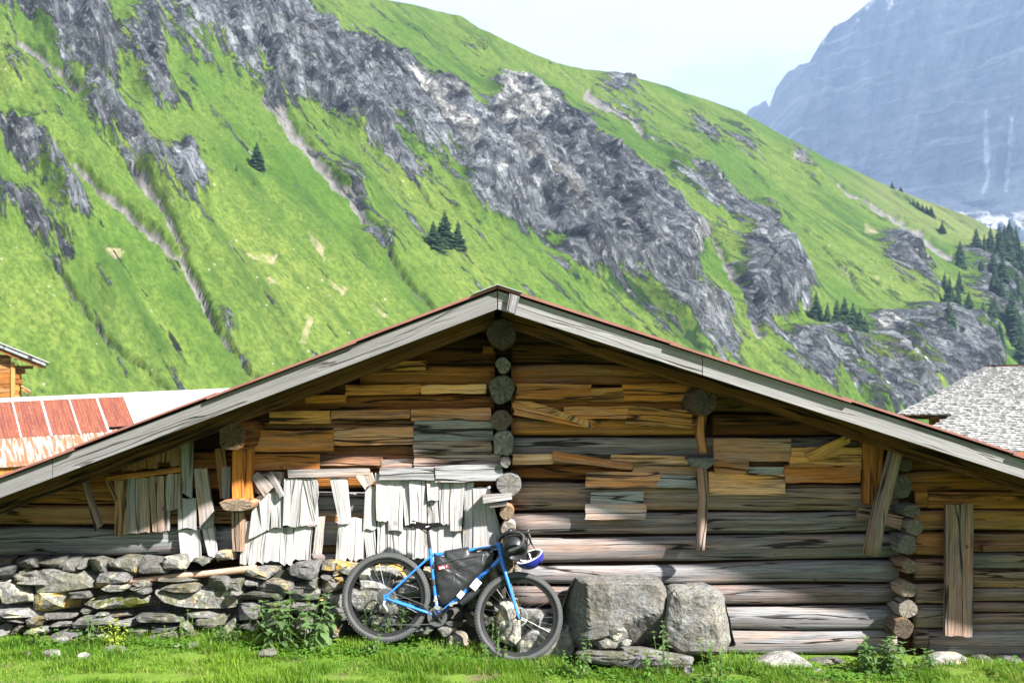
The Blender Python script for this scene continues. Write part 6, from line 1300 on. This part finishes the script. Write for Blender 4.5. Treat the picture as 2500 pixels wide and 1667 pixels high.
# ---- grass and ground cover
def soil_amount(x, y):
    """bare ground: foreground patches and the strip by the wall"""
    n = fbm(x * 1.1 + 3, y * 2.0, 71, 4); m = 0 * n
    for px, py, rx, ry in ((470, 1605, 60, 22), (330, 1655, 260, 22), (1130, 1655, 130, 14), (1530, 1632, 45, 14), (1760, 1655, 150, 16), (1330, 1632, 40, 10), (2080, 1650, 60, 20), (2330, 1640, 60, 12), (820, 1655, 90, 10), (640, 1592, 40, 8)):
        d = (D + y) / F; qx = 1250 + x / d; qy = HY + (H - ground_z(x, y)) / d
        m = np.maximum(m, sstep(1.25, .6, np.hypot((qx - px) / (rx * .8), (qy - py) / (ry * .65)) + .5 * (fbm(qx / 18, qy / 9, 73, 3) - .5)))
    return m
def grass_mat():
    g = G('grass_blades'); a = g.n('Attribute', attribute_name='tint'); s = g.n('SeparateColor', {0: a.outputs['Color']})
    col = g.mix(s.outputs[0], (.045, .125, .006), (.150, .255, .016)); col = g.mix(s.outputs[1], col, (.30, .27, .10))
    d = g.n('BsdfPrincipled', {'Base Color': col, 'Roughness': .55, 'Specular IOR Level': .2}); t = g.n('BsdfTranslucent', {'Color': g.mix(.5, col, (.22, .40, .01))})
    m = g.n('MixShader', {0: .35, 1: d.outputs[0], 2: t.outputs[0]}); g.t.links.new(m.outputs[0], g.out.inputs[0]); return g.m
def build_grass():
    rg = np.random.default_rng(4); n = 330000
    x = rg.uniform(-6.2, 6.2, n); y = -3.3 + 3.15 * rg.random(n) ** .8
    so = soil_amount(x, y); clump = fbm(x * 3.2, y * 3.2, 81, 4)
    keep = rg.random(n) < np.clip((1 - 1.05 * so) * (.5 + 1.3 * sstep(.3, .55, clump)), 0, 1) * np.where(y > -.45, .35, 1)
    x, y, so, clump = x[keep], y[keep], so[keep], clump[keep]; n = len(x); z = ground_z(x, y) - .005
    h = rg.uniform(.024, .062, n) * (.55 + 1.1 * sstep(.4, .65, clump)) * (1 - .5 * so); a = rg.uniform(0, 6.283, n); bend = rg.uniform(.25, 1.0, n) * h; w = rg.uniform(.0014, .0028, n)
    dx, dy = np.cos(a), np.sin(a); wx, wy = -dy * w, dx * w
    V = np.empty((n, 5, 3))
    V[:, 0] = np.stack([x - wx, y - wy, z], -1); V[:, 1] = np.stack([x + wx, y + wy, z], -1)
    mx_, my_, mz_ = x + dx * bend * .35, y + dy * bend * .35, z + h * .62
    V[:, 2] = np.stack([mx_ + wx * .8, my_ + wy * .8, mz_], -1); V[:, 3] = np.stack([mx_ - wx * .8, my_ - wy * .8, mz_], -1); V[:, 4] = np.stack([x + dx * bend, y + dy * bend, z + h], -1)
    k = (np.arange(n) * 5)[:, None]; T = np.concatenate([k + np.array([[0, 1, 2]]), k + np.array([[0, 2, 3]]), k + np.array([[3, 2, 4]])], 1).reshape(-1, 3)
    big = fbm(x * .9, y * 1.6, 91, 3); t0 = np.clip(rg.normal(.35, .22, n) + .9 * (big - .5), 0, 1); dryv = np.clip((rg.random(n) < .05 + .5 * sstep(.1, .6, so) + .25 * sstep(.55, .7, fbm(x * .8, y * 1.5, 95, 3))) * rg.uniform(.3, 1, n), 0, 1)
    tint = np.repeat(np.stack([t0, dryv, t0 * 0], -1)[:, None], 5, 1).reshape(-1, 3)
    o = big_mesh('grass', V.reshape(-1, 3), T, grass_mat(), cols={'tint': tint}); tag(o, 'short bright green grass on the meadow before the barn', 'grass', kind='stuff')
build_grass()
def build_cover():
    rg = np.random.default_rng(9); V = []; Fc = []; T = []
    bands = [(300, 620, 1535, 1578, -.58, 260), (620, 850, 1572, 1600, -.72, 160), (850, 1180, 1560, 1606, -.70, 320), (1300, 1500, 1580, 1615, -.80, 160), (1490, 1820, 1590, 1650, -1.05, 380), (1830, 2080, 1606, 1650, -.75, 150), (60, 200, 1545, 1575, -.6, 70), (880, 1010, 1505, 1560, -.46, 130), (2030, 2300, 1620, 1655, -.7, 120), (2420, 2500, 1625, 1650, -.6, 50)]
    for x0, x1, y0, y1, yd, n in bands:
        for _ in range(int(n * 1.7)):
            px = rg.uniform(x0, x1); y = yd + rg.normal(0, .10); p = P(px, y1, y); gz = float(ground_z(p.x, y)); h = rg.uniform(.005, .055) if y < -.5 else rg.uniform(.01, .12); base = np.array([p.x, y, gz + h]); a0 = rg.uniform(0, 6.28); s = rg.uniform(.012, .026); t = rg.random()
            for q in range(3):
                a = a0 + q * 2.09; M = np.array(Euler((rg.uniform(-.3, .3), rg.uniform(-.4, .2), a)).to_matrix()); k = len(V)
                V += ((LEAF_V * np.array([s, s * 1.7, s])) @ M.T + base).tolist(); Fc += [tuple(i + k for i in f) for f in LEAF_F]; T += [t] * len(LEAF_V)
    o = big_mesh('ground_cover', np.array(V), np.array(Fc), M_CLOVER, cols={'tint': np.repeat(np.array(T)[:, None], 3, 1)}); tag(o, 'low clover and small herbs along the foot of the wall', 'herbs', kind='stuff')
build_cover()
# ================================================================== THE AIR
def build_haze():
    g = G('mountain_air'); pv = g.n('VolumePrincipled', {'Density Attribute': '', 'Color': (.42, .62, 1.0, 1), 'Density': HAZE, 'Anisotropy': .2})
    g.t.links.new(pv.outputs[0], g.out.inputs['Volume'])
    try: g.m.cycles.homogeneous_volume = True
    except Exception: pass
    x0, x1, y0, y1, z0, z1 = -2700, 3300, -320, 5200, -30, 1500
    V = [(x, y, z) for z in (z0, z1) for y in (y0, y1) for x in (x0, x1)]
    Fc = [(0, 2, 3, 1), (4, 5, 7, 6), (0, 1, 5, 4), (2, 6, 7, 3), (0, 4, 6, 2), (1, 3, 7, 5)]
    o = mesh_obj('haze', V, Fc, g.m); tag(o, 'thin blue mountain air over the whole valley', kind='stuff')
HAZE = .000165
build_haze()
